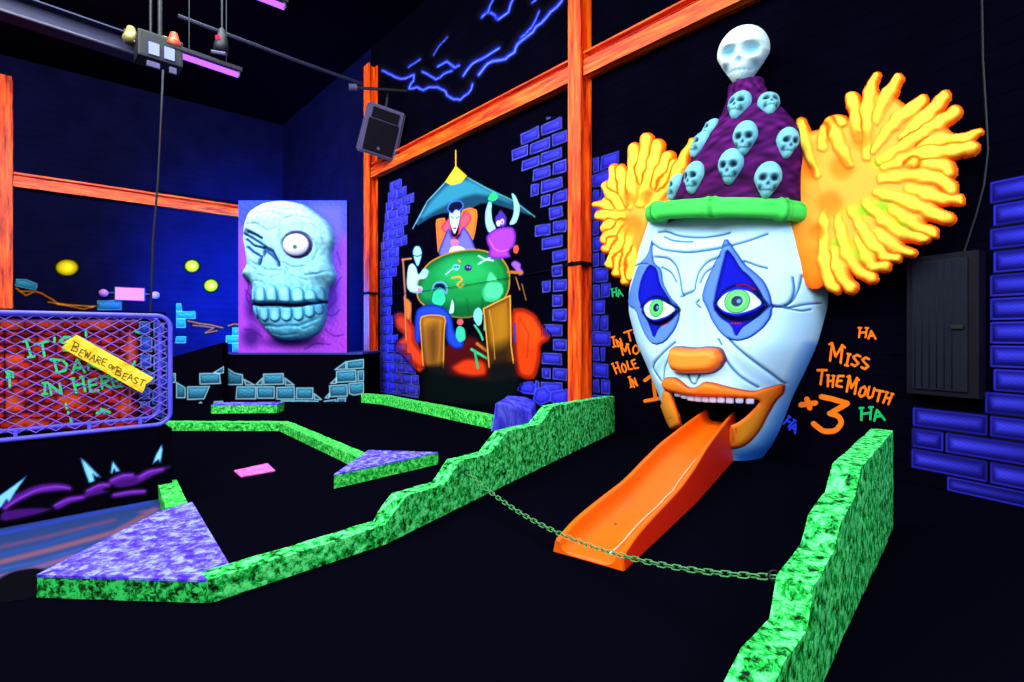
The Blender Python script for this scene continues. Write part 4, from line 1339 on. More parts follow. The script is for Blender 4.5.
# the sculpted skull
sk_out = sm(zs(65, 140, 90, 85, 150, 52, 225, 44, 300, 60, 345, 92, 392, 128, 418, 170, 422, 210, 408, 250, 412, 300, 430, 345, 420, 372, 400, 388, 394, 430, 388, 520, 366, 570, 320, 600, 240, 608, 190, 598, 150, 562, 112, 512, 98, 470, 100, 400, 92, 372, 56, 352, 62, 330, 76, 300, 70, 250, 60, 200))
U, V = np.meshgrid(np.linspace(bx0 + 0.05, bx1 + 0.1, 230), np.linspace(bz0, bz1, 320))
P3 = SB.P(U, V, 0.0).reshape(-1, 3)
px, py = proj(P3)
sp = Paint(px, py, (168, 226, 236), 1.0)
d = np.maximum(-sdf(px, py, sk_out), 0)
R = 17.0
tt = np.clip(d / R, 0, 1)
base = 0.34 * np.sqrt(1 - (1 - tt) ** 2)
cx, cy = zs(235, 330)[0]
# pigment: paler crown, deeper teal jaw
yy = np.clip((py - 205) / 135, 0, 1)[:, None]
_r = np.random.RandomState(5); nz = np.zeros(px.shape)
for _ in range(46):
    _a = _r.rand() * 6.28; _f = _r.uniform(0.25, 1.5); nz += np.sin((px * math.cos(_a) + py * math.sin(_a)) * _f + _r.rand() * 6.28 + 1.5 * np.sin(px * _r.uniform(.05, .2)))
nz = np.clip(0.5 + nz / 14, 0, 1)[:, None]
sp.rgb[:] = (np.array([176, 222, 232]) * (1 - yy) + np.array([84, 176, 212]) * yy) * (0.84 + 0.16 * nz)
sp.line(sk_out + [sk_out[0]], 2.2, (48, 110, 165), 3.5, 0.7)
# brow, cheekbones, snout bulges
sp.gauss(*zs(330, 130)[0], 14, 8, 0.06); sp.gauss(*zs(120, 125)[0], 9, 8, 0.05); sp.gauss(*zs(380, 330)[0], 10, 7, 0.08); sp.gauss(*zs(85, 340)[0], 8, 6, 0.06)
sp.gauss(*zs(235, 400)[0], 24, 16, 0.12); sp.gauss(*zs(225, 90)[0], 22, 10, 0.04)
# left slit socket
sp.bump(sm(zs(72, 180, 100, 172, 160, 205, 158, 270, 130, 280, 85, 235)), -0.10, 5)
for P_ in (zs(76, 183, 110, 200, 155, 228), zs(95, 175, 130, 190, 158, 205), zs(90, 235, 115, 255, 150, 275), zs(85, 205, 120, 232, 155, 240)):
    sp.line(P_, 1.8, (10, 40, 110), 1.6); sp.groove(P_, -0.05, 1.2)
# nose slits
for P_ in (zs(160, 238, 158, 270, 150, 305), zs(165, 238, 200, 258, 222, 300, 226, 312)):
    sp.line(P_, 2.4, (20, 50, 110), 1.8); sp.groove(P_, -0.08, 1.8)
sp.poly(zs(162, 240, 195, 262, 215, 292, 180, 262, 170, 280), (10, 30, 90), 1.5, 0.8)
# big eye
ex, ey = zs(295, 232)[0]
sp.ell(ex, ey, 14.2, 12.4, (60, 20, 90), 2.2); sp.ell(ex, ey, 12.4, 10.6, (206, 200, 226), 1.0); sp.ell(*zs(298, 243)[0], 2.0, 2.0, (40, 110, 70), 1.0)
rr = np.sqrt(((px - ex) / 13.2) ** 2 + ((py - ey) / 11.3) ** 2)
sp.H += np.where(rr < 1, 0.12 * np.sqrt(np.clip(1 - rr ** 2, 0, 1)), 0) - 0.07 * np.exp(-((rr - 1.08) / 0.1) ** 2)
eye_m = rr < 1.0
# crease lines over the bone
for P_ in (zs(250, 130, 290, 118, 350, 128), zs(230, 170, 225, 200, 235, 225), zs(360, 210, 375, 250, 360, 290), zs(240, 300, 280, 320, 330, 315), zs(250, 315, 262, 330, 258, 345), zs(120, 300, 180, 330, 240, 330), zs(80, 300, 110, 310, 140, 330), zs(330, 350, 380, 345, 412, 330)):
    sp.line(sm(P_, False), 0.9, (70, 140, 180), 1.6, 0.6); sp.groove(P_, -0.02, 1.2)
for P_ in (zs(110, 90, 150, 110, 190, 100, 230, 115), zs(190, 60, 205, 85, 250, 95, 300, 90), zs(350, 150, 385, 175, 395, 230), zs(100, 150, 140, 150, 180, 175, 215, 165), zs(150, 350, 200, 360, 235, 350), zs(270, 350, 300, 360, 340, 372), zs(105, 385, 130, 372, 170, 378), zs(290, 545, 320, 560, 350, 545), zs(190, 575, 230, 585, 290, 578)):
    sp.line(sm(P_, False), 0.8, (96, 160, 200), 1.5, 0.6); sp.groove(P_, -0.015, 1.2)
# mouth gap and teeth
gap = zs(104, 458, 150, 464, 210, 462, 262, 466, 300, 466, 330, 460, 392, 450)
sp.line(gap, 3.2, (6, 18, 60), 1.4); sp.groove(gap, -0.16, 2.0)
for (x, w_, y0, y1) in ((118, 28, 398, 450), (162, 38, 390, 456), (208, 42, 386, 456), (257, 44, 388, 458), (306, 44, 396, 458), (350, 38, 402, 456), (382, 18, 392, 446)):
    t = sm(zs(x - w_ / 2, y1 - 4, x - w_ / 2, y0 + 14, x, y0, x + w_ / 2, y0 + 14, x + w_ / 2, y1 - 4, x, y1))
    sp.bump(t, 0.055, 2.2); sp.poly(t, (96, 180, 212), 1.0, 1, inner=(150, 215, 232), iw=3.5); sp.line(t + [t[0]], 0.9, (36, 105, 150), 1.1, 0.85)
for (x, w_, y0, y1) in ((126, 30, 474, 520), (170, 38, 474, 530), (214, 40, 474, 532), (258, 42, 474, 530), (304, 40, 472, 528), (345, 34, 466, 516), (374, 22, 460, 504)):
    t = sm(zs(x - w_ / 2, y0 + 2, x, y0, x + w_ / 2, y0 + 2, x + w_ / 2, y1 - 12, x, y1, x - w_ / 2, y1 - 12))
    sp.bump(t, 0.05, 2.2); sp.poly(t, (76, 160, 205), 1.0, 1, inner=(122, 198, 226), iw=3.5); sp.line(t + [t[0]], 0.9, (30, 95, 145), 1.1, 0.85)
gum = sm(zs(120, 535, 150, 548, 190, 545, 215, 552, 260, 545, 300, 548, 345, 530, 372, 515), False)
sp.line(gum, 1.0, (60, 150, 190), 1.5, 0.8); sp.groove(gum, -0.03, 1.5)
h = np.where(d > 0, base + sp.H * np.clip(tt * 3, 0, 1), 0)
h = np.maximum(h, 0.0)
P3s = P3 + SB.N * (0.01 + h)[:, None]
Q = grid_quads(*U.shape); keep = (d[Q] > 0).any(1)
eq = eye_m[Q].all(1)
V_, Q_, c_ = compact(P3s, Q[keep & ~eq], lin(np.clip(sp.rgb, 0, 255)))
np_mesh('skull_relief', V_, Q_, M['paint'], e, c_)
V_, Q_, c_ = compact(P3s, Q[keep & eq], lin(np.clip(sp.rgb, 0, 255)))
tag(np_mesh('eyeball', V_, Q_, M['gloss'], e, c_), 'round white bulging eye')

# ================================================================ THE CLOWN
CO = BACK
vt = [-.1, 0, .15, .3, .5, .76, 1.0, 1.3, 1.7, 2.0, 2.4, 2.75, 3.1]
htR = [.36, .42, .52, .59, .66, .75, .86, .98, 1.08, 1.09, 1.07, 1.03, .98]
htL = [.34, .42, .54, .64, .72, .84, .98, 1.17, 1.31, 1.31, 1.22, 1.09, 1.0]
dt_v = [0, .2, .5, .8, 1.1, 1.5, 2.0, 2.4, 3.1]
dt_d = [.46, .60, .70, .74, .72, .68, .66, .62, .50]
# smooth the tables once
_vs = np.linspace(-.1, 3.1, 400)
_hR = np.interp(_vs, vt, htR); _hL = np.interp(_vs, vt, htL); _dd = np.interp(_vs, dt_v, dt_d)
_k = np.exp(-np.linspace(-2, 2, 41) ** 2); _k /= _k.sum()
_hR = np.convolve(np.pad(_hR, 20, 'edge'), _k, 'valid'); _hL = np.convolve(np.pad(_hL, 20, 'edge'), _k, 'valid'); _dd = np.convolve(np.pad(_dd, 20, 'edge'), _k, 'valid')


def hw(v, u=1.0): return np.where(np.asarray(u) > 0, np.interp(v, _vs, _hR), np.interp(v, _vs, _hL))


def h0(u, v):
    r = np.clip(np.abs(u - 0.02) / hw(v, u - 0.02), 0, 1)
    return np.interp(v, _vs, _dd) * (1 - r ** 2.7) ** 0.55


def solve(pts):
    """where a line of sight meets the face's own surface"""
    out = []
    for (px, py) in pts:
        w = 0.6
        for _ in range(40):
            u, v = CO.off(w).uv(px, py)
            w = 0.6 * w + 0.4 * float(h0(u, v))
        out.append((u, v))
    return out


clown = empty('clown_head', tuple(CO.P(0.0, 0, 0.35)), 'giant white-faced clown head with open mouth, purple skull-studded hat and fiery orange hair', 'clown head')
n_s, n_v = 430, 520
S = np.linspace(-1, 1, n_s)
Vv = np.linspace(0.0, 2.86, n_v)
SS, VV = np.meshgrid(S, Vv)
rr_ = np.sign(SS) * (1 - (1 - np.abs(SS)) ** 1.6)
UU = rr_ * hw(VV, rr_) + 0.02
W0 = h0(UU, VV)
fp = Paint(UU, VV, (182, 222, 246), 1.0, T=solve, k=0.0118)
qf = zz(620, 220, 3.41); qm = zz(640, 360, 5.68)

# --- relief
cL, cR = qf(118, 260)[0], qf(402, 250)[0]
fp.gauss(*cL, 18, 26, -0.05); fp.gauss(*cR, 24, 28, -0.06)
fp.gauss(690, 250, 46, 9, 0.03); fp.gauss(700, 300, 9, 30, 0.05)
fp.gauss(765, 345, 22, 20, 0.06); fp.gauss(650, 352, 10, 14, 0.04)
fp.gauss(700, 385, 40, 9, 0.05); fp.gauss(790, 290, 20, 26, 0.03)
patchR = sm(qf(362, 58, 345, 110, 320, 150, 295, 215, 285, 265, 300, 300, 313, 340, 340, 380, 370, 405, 410, 411, 450, 400, 490, 370, 517, 330, 519, 290, 510, 250, 490, 210, 455, 178, 422, 152, 395, 108), it=1)
darkR = sm(qf(365, 98, 345, 160, 325, 235, 315, 300, 340, 335, 378, 358, 399, 402, 418, 368, 445, 350, 482, 322, 497, 295, 482, 250, 440, 192, 410, 168, 385, 120), it=1)
whiteR = sm(qf(330, 285, 358, 252, 400, 234, 450, 245, 492, 285, 452, 308, 400, 322, 355, 310), it=2)
patchL = sm(qf(110, 60, 97, 120, 62, 155, 36, 240, 28, 290, 55, 305, 68, 350, 88, 395, 120, 426, 155, 415, 188, 372, 204, 330, 202, 295, 170, 265, 142, 215, 140, 168, 116, 148, 112, 110), it=1)
darkL = sm(qf(100, 150, 72, 200, 60, 260, 75, 310, 95, 350, 118, 408, 132, 368, 170, 345, 200, 305, 165, 268, 132, 220, 126, 165), it=1)
whiteL = sm(qf(80, 298, 105, 274, 145, 272, 196, 302, 170, 328, 125, 342, 95, 330), it=2)
for p_ in (patchR, patchL): fp.bump(p_, 0.018, 1.2)
for p_ in (darkR, darkL): fp.bump(p_, -0.016, 1.5)
lineCol = (14, 66, 120)
wr = [(qf(130, 42, 158, 38, 200, 56, 280, 62, 345, 52, 372, 44), 1.1), (qf(113, 82, 135, 98, 170, 106, 240, 114, 340, 98, 430, 74, 500, 48), 1.2), (qf(150, 58, 180, 72, 230, 76, 250, 75), .7),
      (qf(118, 126, 165, 130, 190, 155, 203, 200, 208, 240, 214, 258), 1.1), (qf(140, 162, 172, 178, 190, 212), .9), (qf(338, 128, 300, 140, 270, 175, 260, 215, 258, 242, 222, 254), 1.1), (qf(318, 160, 290, 180, 276, 215), .8),
      (qf(206, 262, 216, 258), 1.2), (qf(515, 293, 545, 296, 572, 290, 590, 262, 596, 232, 590, 198), 1.1), (qf(620, 190, 612, 235, 590, 278, 560, 292), .9), (qf(518, 296, 580, 300, 630, 288, 682, 284), 1.0), (qf(560, 300, 620, 312, 650, 306), .7),
      (qf(420, 140, 470, 158, 500, 165), .7), (qf(372, 408, 400, 435, 450, 475, 510, 520, 560, 556), 1.5), (qf(348, 455, 375, 500, 410, 535, 470, 570), 1.3), (qf(335, 408, 345, 425), .8),
      (qf(185, 418, 150, 448, 118, 485, 112, 510, 140, 548), 1.3), (qf(150, 545, 150, 505, 165, 470), .9), (qf(232, 525, 246, 552, 262, 562, 272, 530), 1.0), (qf(455, 265, 470, 280), .6), (qf(275, 275, 262, 285, 278, 300), .8), (qf(44, 165, 62, 150, 96, 152), .8)]
for p_, w in wr:
    fp.groove(sm(p_, False), -0.022, 1.3 * w)
# --- makeup
for (x, y, rx, ry) in ((770, 372, 20, 7), (745, 250, 26, 5), (665, 300, 2, 20)):
    fp.ell(x, y, rx, ry, (176, 214, 242), 12, 0.5)
fp.line(qf(395, 470, 460, 530, 550, 570), 5.0, (136, 176, 226), 9, 0.7)  # soft shading painted in along the cheek folds
fp.line(qf(360, 490, 400, 545, 470, 580), 3.0, (150, 190, 232), 7, 0.6)
fp.line(qf(150, 470, 125, 520), 3.0, (140, 180, 228), 6, 0.7)
# airbrushed blue jaw, with the blue side light painted into it
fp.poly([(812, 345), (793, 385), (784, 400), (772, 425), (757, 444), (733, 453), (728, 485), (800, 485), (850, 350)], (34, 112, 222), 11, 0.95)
for p_, w in wr:
    fp.line(sm(p_, False), 0.5 + w * .75, lineCol, 1.3, 0.85)
for p_ in (patchR, patchL):
    fp.poly(p_, (66, 106, 224), 0.8, inner=(88, 130, 240), iw=3, edge=(14, 38, 130), ew=0.9)
for p_ in (darkR, darkL):
    fp.poly(p_, (10, 12, 128), 0.9, inner=(18, 22, 178), iw=4)
for wh, lid_shade_u, lid_shade_d, red in ((whiteR, qf(325, 282, 350, 240, 395, 218, 450, 228, 500, 285), qf(330, 300, 352, 330, 400, 345, 460, 332, 502, 295), qf(390, 222, 420, 218, 455, 236)),
                              (whiteL, qf(72, 296, 98, 262, 140, 262, 200, 300), qf(78, 312, 100, 345, 128, 355, 172, 342, 202, 308), qf(140, 362, 170, 350))):
    fp.line(sm(lid_shade_u, False), 2.6, (4, 12, 50), 1.8, 0.95)  # dark lid lines, a shadow crescent painted round each eye
    fp.line(sm(lid_shade_d, False), 3.6, (3, 8, 44), 2.2, 0.95)
    fp.line(sm(red, False), 1.2, (190, 16, 60), 1.6, 0.8)
fp.line(qf(378, 352, 410, 352), 1.4, (200, 16, 70), 1.5, 0.8)
lipU = sm(qm(128, 112, 165, 98, 215, 100, 255, 125, 290, 155, 330, 158, 375, 122, 430, 128, 540, 160, 650, 180, 710, 162, 822, 133, 818, 185, 770, 232, 720, 320, 680, 400, 630, 460, 580, 495, 520, 505, 504, 470, 508, 372, 560, 352, 615, 310, 655, 268, 688, 232, 640, 222, 560, 217, 480, 210, 380, 208, 280, 204, 190, 184, 140, 168), it=1)
lipL = sm(qm(135, 165, 178, 182, 196, 230, 225, 310, 238, 370, 205, 392, 165, 408, 140, 405, 118, 372, 112, 320, 128, 260), it=1)
mouth = qm(176, 172, 280, 196, 380, 200, 480, 202, 560, 209, 640, 214, 692, 230, 658, 270, 617, 312, 562, 354, 510, 374, 505, 440, 512, 500, 505, 640, 150, 640, 120, 440, 150, 408, 205, 392, 238, 370, 225, 310, 196, 230)
# openings and regions are worked out in the face's own coordinates
pad = 2.0
Ulip, Llip, Mth = solve(lipU), solve(lipL), solve(mouth)
X_, Y_ = fp.X, fp.Y
inU = sdf(X_, Y_, Ulip); inL = sdf(X_, Y_, Llip); inM = sdf(X_, Y_, Mth)
# nothing of the mouth repeats on the hidden left flank: fill below the left lip too
for dd_, amp in ((inU, 0.055), (inL, 0.055)):
    t = np.clip(-dd_ / 0.05, 0, 1); fp.H += amp * np.sqrt(t * (2 - t))
lipc = np.where((inU < 0)[:, None], np.array([250, 108, 20.]), np.array([250, 128, 30.]))
m = (inU < 0) | (inL < 0)
fp.rgb[m] = lipc[m]
fp.poly(lipU, (232, 84, 12), 0.8, inner=(255, 128, 34), iw=3.2, edge=(120, 30, 10), ew=0.8)
fp.poly(lipL, (236, 96, 10), 0.8, inner=(255, 150, 44), iw=4, edge=(120, 30, 10), ew=0.8)
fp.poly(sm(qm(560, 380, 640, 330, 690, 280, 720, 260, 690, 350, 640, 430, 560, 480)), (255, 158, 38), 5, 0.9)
fp.line(sm(qm(530, 380, 545, 420, 540, 460), False), 1.2, (210, 80, 10), 1.5, .8); fp.line(sm(qm(556, 376, 560, 410), False), .8, (210, 80, 10), 1.2, .8)
fp.line(sm(qm(140, 330, 165, 335, 195, 322), False), .8, (200, 80, 10), 1.2, .8); fp.line(sm(qm(160, 350, 175, 356), False), .8, (200, 80, 10), 1.2, .8)
fp.line(sm(qm(205, 205, 380, 232, 520, 230, 640, 222), False), 2.2, (200, 70, 30), 2, .5)
# nose
nose = sm(qf(166, 432, 200, 430, 250, 436, 300, 430, 340, 436, 352, 470, 340, 500, 310, 520, 260, 522, 210, 522, 175, 512, 162, 480), it=2)
nose_s = [(x + 3.0, y + 0.5) for x, y in nose]
Nn = solve(nose_s)
inN = sdf(X_, Y_, Nn)
t = np.clip(-inN / 0.10, 0, 1); fp.H += 0.155 * np.sqrt(t * (2 - t))
# eyes
fp.poly(whiteR, (190, 226, 236), 0.7, inner=(216, 240, 240), iw=3); fp.poly(whiteL, (190, 226, 236), 0.7, inner=(216, 240, 240), iw=3)
WR, WL = solve(whiteR), solve(whiteL)
inWR, inWL = sdf(X_, Y_, WR), sdf(X_, Y_, WL)
eye_centres = [solve([qf(402, 277)[0]])[0], solve([qf(130, 299)[0]])[0]]
for (c_, r_, mask) in ((eye_centres[0], 0.128, inWR), (eye_centres[1], 0.112, inWL)):
    rr = np.sqrt((X_ - c_[0]) ** 2 + (Y_ - c_[1]) ** 2)
    for (q, col) in ((1.0, (12, 70, 50)), (0.92, (92, 222, 96)), (0.74, (30, 140, 70)), (0.68, (110, 235, 110)), (0.46, (16, 60, 110)), (0.38, (6, 16, 60))):
        mk = np.clip(0.5 + (r_ * q - rr) / 0.010, 0, 1) * (mask < 0)
        fp.rgb = fp.rgb * (1 - mk[:, None]) + np.array(col, float) * mk[:, None]
    hl = np.sqrt((X_ - c_[0] - 0.02) ** 2 + (Y_ - c_[1] + 0.0) ** 2)
    mk = np.clip(0.5 + (0.022 - hl) / 0.01, 0, 1)
    fp.rgb = fp.rgb * (1 - mk[:, None]) + np.array([70, 140, 200.]) * mk[:, None]
    bulge = np.clip(1 - (rr / 0.27) ** 2, 0, 1)
    fp.H += np.where(mask < 0.03, 0.10 * np.sqrt(bulge) - 0.02, 0)
fp.H -= 0.0
hz_ = fp.H.reshape(UU.shape)
edge_fade = np.clip((1 - np.abs(SS)) / 0.08, 0, 1)
W = W0 + hz_ * edge_fade
P3 = CO.P(UU, VV, W).reshape(-1, 3)
# nose pigment
mN = inN < 0
fp.rgb[mN] = np.array([255, 116, 24.])
tN = np.clip(-inN / 0.05, 0, 1)[:, None]
fp.rgb = np.where(mN[:, None], np.array([240, 84, 14.]) * (1 - tN) + np.array([255, 138, 40.]) * tN, fp.rgb)
nl = np.clip(0.5 + (0.008 - np.abs(inN)) / 0.008, 0, 1)[:, None] * 0.8
fp.rgb = fp.rgb * (1 - nl) + np.array([70, 24, 60.]) * nl
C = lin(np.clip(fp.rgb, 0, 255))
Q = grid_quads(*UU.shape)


def reg(mask): return mask[Q].mean(1) > 0.5


isM = reg((inM < 0) & (inU > -0.004) & (inL > -0.004))
isUL = reg(inU < 0) & ~isM; isLL = reg(inL < 0) & ~isM & ~isUL
isN = reg(inN < 0.004) & ~isM
isE1 = reg(inWR < 0); isE2 = reg(inWL < 0)
rest = ~(isM | isUL | isLL | isN | isE1 | isE2)


def sub(name, mask, mat, label=None):
    V_, Q_, c_ = compact(P3, Q[mask], C)
    return tag(np_mesh(name, V_, Q_, mat, clown, c_), label)


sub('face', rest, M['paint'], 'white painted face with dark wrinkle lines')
sub('nose', isN, M['gloss'], 'round orange nose')
sub('upper_lip', isUL, M['gloss'], 'orange lips'); sub('lower_lip', isLL, M['gloss'], 'orange left corner of the mouth')
sub('eye', isE1, M['gloss'], 'green staring eye'); sub('eye', isE2, M['gloss'], 'green staring eye')
# mouth hollow
hv = np.linspace(0.0, 1.02, 10); hu = np.linspace(-0.9, 0.9, 18)
HU, HV = np.meshgrid(hu, hv)
HU = HU * hw(HV, HU)
HW_ = 0.05 + 0.02 * (1 - np.cos(HU * 2)) + 0.28 * (np.clip((HV - .7) / .3, 0, 1)) ** 2
np_mesh('mouth_hollow', CO.P(HU, HV, HW_).reshape(-1, 3), grid_quads(*HU.shape), M['cavity'], clown)
# teeth
tp = [(673, 388.5), (688, 393), (705, 394.5), (722, 394.8), (738, 396), (752, 397)]
tsol = solve(tp)
tsol = np.array(tsol)
us = np.linspace(tsol[0, 0] + 0.03, tsol[-1, 0] + 0.02, 11)
vs_ = np.interp(us, tsol[:, 0], tsol[:, 1])
for i in range(len(us) - 1):
    u = (us[i] + us[i + 1]) / 2; v = (vs_[i] + vs_[i + 1]) / 2
    wd = us[i + 1] - us[i]
    hh = 0.135 if 1 < i < 8 else 0.115
    mb = MB(); w = float(h0(u, v)) - 0.012
    ang = math.atan2(float(h0(u + .05, v) - h0(u - .05, v)), 0.1)
    rot = plane_rot(CO).to_4x4() @ Matrix.Rotation(-ang, 4, 'Z')
    mb.box(tuple(CO.P(u, v - 0.005, w)), (wd * 0.97, 0.06, hh + 0.03), rot.to_3x3(), bev=0.022)
    o = mb.build('tooth', solid('tooth_white', (204, 205, 236), 0.35) if i == 0 else bpy.data.materials['tooth_white'], clown, True)

# --- hat
qh = zz(640, 10, 3.1)
rows = [(84, 745.5, 16.5), (92, 746.2, 17.5), (100, 747, 20), (110, 748, 26), (120, 748.5, 33), (134, 747.5, 43), (148, 744.5, 51), (160, 740.5, 56.5), (171, 737, 60), (186, 733, 62.5), (200, 731, 64.5), (216, 729, 67)]
py_ = np.array([r[0] for r in rows]); cx_ = np.array([r[1] for r in rows]); hp_ = np.array([r[2] for r in rows])
yy = np.linspace(84, 216, 110); cc = np.interp(yy, py_, cx_); hh = np.interp(yy, py_, hp_)
hh = np.convolve(np.pad(hh, 5, 'edge'), np.ones(11) / 11, 'valid')
nth = 150
TH = np.linspace(0, 2 * math.pi, nth)
HV_, HN_, HC_ = [], [], []
HATW = 0.40
for y, cxx, hpx in zip(yy, cc, hh):
    u, v = CO.off(HATW).uv(cxx, y)
    a = hpx / 91.0; b_ = min(0.72 * a + 0.01, 0.38)
    HV_.append(CO.P(u + a * np.cos(TH), np.full(nth, v), HATW + b_ * np.sin(TH)))
HV_ = np.array(HV_)
rg = np.random.RandomState(2)
hx, hy = np.meshgrid(TH, yy)
n1 = sum(np.sin(hx * f1 + a1) * np.sin(hy * f2 + a2 + np.sin(hx * 3 + a1)) for f1, a1, f2, a2 in [(rg.randint(2, 16), rg.rand() * 6, rg.rand() * .9 + .1, rg.rand() * 6) for _ in range(12)]) / 5.0
t = np.clip(0.42 + 0.34 * n1, 0, 1)[..., None]
colh = np.array([22, 4, 30.]) * (1 - t) + np.array([140, 34, 150.]) * t
top_t = np.clip((hy - 150) / 60, 0, 1)[..., None]
colh = colh * (1 - 0.3 * top_t) + np.array([30, 10, 20.]) * 0.3 * top_t
hat = np_mesh('hat', HV_.reshape(-1, 3), grid_quads(len(yy), nth), M['paint'], clown, lin(colh.reshape(-1, 3)))
tag(hat, 'mottled purple pointed hat studded with small skulls')
# brim: fat green segmented roll
NB = 220
th = np.linspace(0, 2 * math.pi, NB); ph = np.linspace(0, 2 * math.pi, 26)
TT, PP = np.meshgrid(th, ph)
ca, cb_ = 0.84, 0.42
seam = np.zeros(NB)
for s0 in (1.42, 2.35, 0.5, 3.3, -0.35 + 2 * math.pi, 4.2, 5.1):
    seam += 0.035 * np.exp(-((th - s0) / 0.07) ** 2) - 0.028 * np.exp(-((th - s0) / 0.02) ** 2)
rad_v = 0.105 + seam[None, :] * 0.8
rad_h = 0.085 + seam[None, :]
cu = 0.10; u_ = cu + (ca + rad_h * np.cos(PP)) * np.cos(TT); w_ = 0.36 + (cb_ + rad_h * np.cos(PP)) * np.sin(TT)
v_ = 2.80 - 0.15 * u_ + rad_v * np.sign(np.sin(PP)) * np.abs(np.sin(PP)) ** 0.75
w_ = np.maximum(w_, 0.01)
gb = np.tile(np.array([70, 210, 84.]), (TT.size, 1))
sl = (np.exp(-((np.abs(((TT[..., None] - np.array([1.42, 2.35, .5, 3.3])) + np.pi) % (2 * np.pi) - np.pi).min(-1)) / 0.012) ** 2)).ravel()[:, None]
wav = np.exp(-((PP - (0.35 + 0.25 * np.sin(TT * 5))) / 0.10) ** 2).ravel()[:, None] * 0.55
gb = gb * (1 - sl) + np.array([10, 60, 20.]) * sl
gb = gb * (1 - wav * 0.6) + np.array([14, 90, 26.]) * wav * 0.6
tag(np_mesh('hat_brim', CO.P(u_, v_, w_).reshape(-1, 3), grid_quads(*TT.shape), M['paint'], hat, lin(gb)), 'bright green bone-like roll')


# --- little skulls
def skull_mesh(name, n=40, m=56, dark=(4, 20, 34), light=(118, 186, 196), deep=1.0):
    th = np.linspace(0, math.pi, n); ph = np.linspace(0, 2 * math.pi, m)
    T_, P_ = np.meshgrid(th, ph, indexing='ij')
    x = np.sin(T_) * np.sin(P_); y = np.cos(T_); z = np.sin(T_) * np.cos(P_)
    X = 0.40 * x; Y = 0.5 * y + 0.08; Z = 0.40 * z
    jaw = np.clip((-y - 0.12) / 0.7, 0, 1)
    X = X * (1 - 0.42 * jaw); Y = Y - 0.14 * jaw
    Z = np.where(z > 0, Z * (1 + 0.05 * jaw), Z * (1 - 0.5 * jaw))
    front = np.clip(z * 2.2, 0, 1)
    col = np.tile(np.array(light, float), (X.size, 1)).reshape(*X.shape, 3)
    dep = np.zeros(X.shape); dk = np.zeros(X.shape)
    for sx in (-1, 1):
        e_ = np.exp(-(((X - sx * 0.165) / 0.115) ** 2 + ((Y - 0.02 + sx * 0 * X) / 0.10) ** 2) ** 1.6) * front
        dep -= 0.13 * e_; dk = np.maximum(dk, e_)
        dep += 0.05 * np.exp(-(((X - sx * 0.17) / 0.15) ** 2 + ((Y - 0.17) / 0.05) ** 2)) * front
        dep += 0.05 * np.exp(-(((X - sx * 0.25) / 0.08) ** 2 + ((Y + 0.14) / 0.06) ** 2)) * front
        c_ = np.exp(-(((X - sx * 0.22) / 0.06) ** 2 + ((Y + 0.27) / 0.08) ** 2)) * front
        dep -= 0.06 * c_; dk = np.maximum(dk, 0.8 * c_)
    ns = np.exp(-((X / (0.035 + 0.25 * np.clip(-Y - 0.08, 0, 0.1))) ** 2 + ((Y + 0.15) / 0.055) ** 2)) * front
    dep -= 0.07 * ns; dk = np.maximum(dk, ns)
    tz_ = np.clip(1 - np.abs(Y + 0.33) / 0.075, 0, 1) * front * (np.abs(X) < 0.17)
    g = tz_ * np.clip(np.sin(X * 2 * math.pi / 0.062) * 3 - 1.6, 0, 1)
    g = np.maximum(g, np.exp(-((Y + 0.33) / 0.014) ** 2) * front * (np.abs(X) < 0.19))
    dep -= 0.02 * g; dk = np.maximum(dk, 0.7 * g)
    r = np.sqrt(X ** 2 + Y ** 2 + Z ** 2) + 1e-6
    Z = Z + dep * deep
    dk = (dk * deep)[..., None].clip(0, 1)
    col = col * (1 - dk) + np.array(dark, float) * dk
    me = bpy.data.meshes.new(name)
    V_ = np.stack([X, Y, Z], -1).reshape(-1, 3).astype(np.float32)
    Q_ = grid_quads(n, m)[:, ::-1].astype(np.int32)
    me.vertices.add(len(V_)); me.vertices.foreach_set('co', V_.ravel())
    me.loops.add(Q_.size); me.loops.foreach_set('vertex_index', Q_.ravel())
    me.polygons.add(len(Q_)); me.polygons.foreach_set('loop_start', np.arange(0, Q_.size, 4, dtype=np.int32)); me.polygons.foreach_set('loop_total', np.full(len(Q_), 4, np.int32))
    me.polygons.foreach_set('use_smooth', np.full(len(Q_), True, bool)); me.update(calc_edges=True)
    a = me.color_attributes.new('Col', 'FLOAT_COLOR', 'POINT'); c = np.ones((len(V_), 4), np.float32); c[:, :3] = lin(col.reshape(-1, 3)); a.data.foreach_set('color', c.ravel())
    me.validate(); me.materials.append(M['paint'])
    return me


def frame_of(zax, up=(0, 0, 1)):
    z = Vector(zax).normalized(); y = Vector(up); y = (y - z * y.dot(z)).normalized(); x = y.cross(z)
    return Matrix((x, y, z)).transposed()


def put_under(o, parent, W_):
    root_col.objects.link(o)
    o.parent = parent
    o.matrix_parent_inverse = parent_inv(parent)
    o.matrix_basis = W_


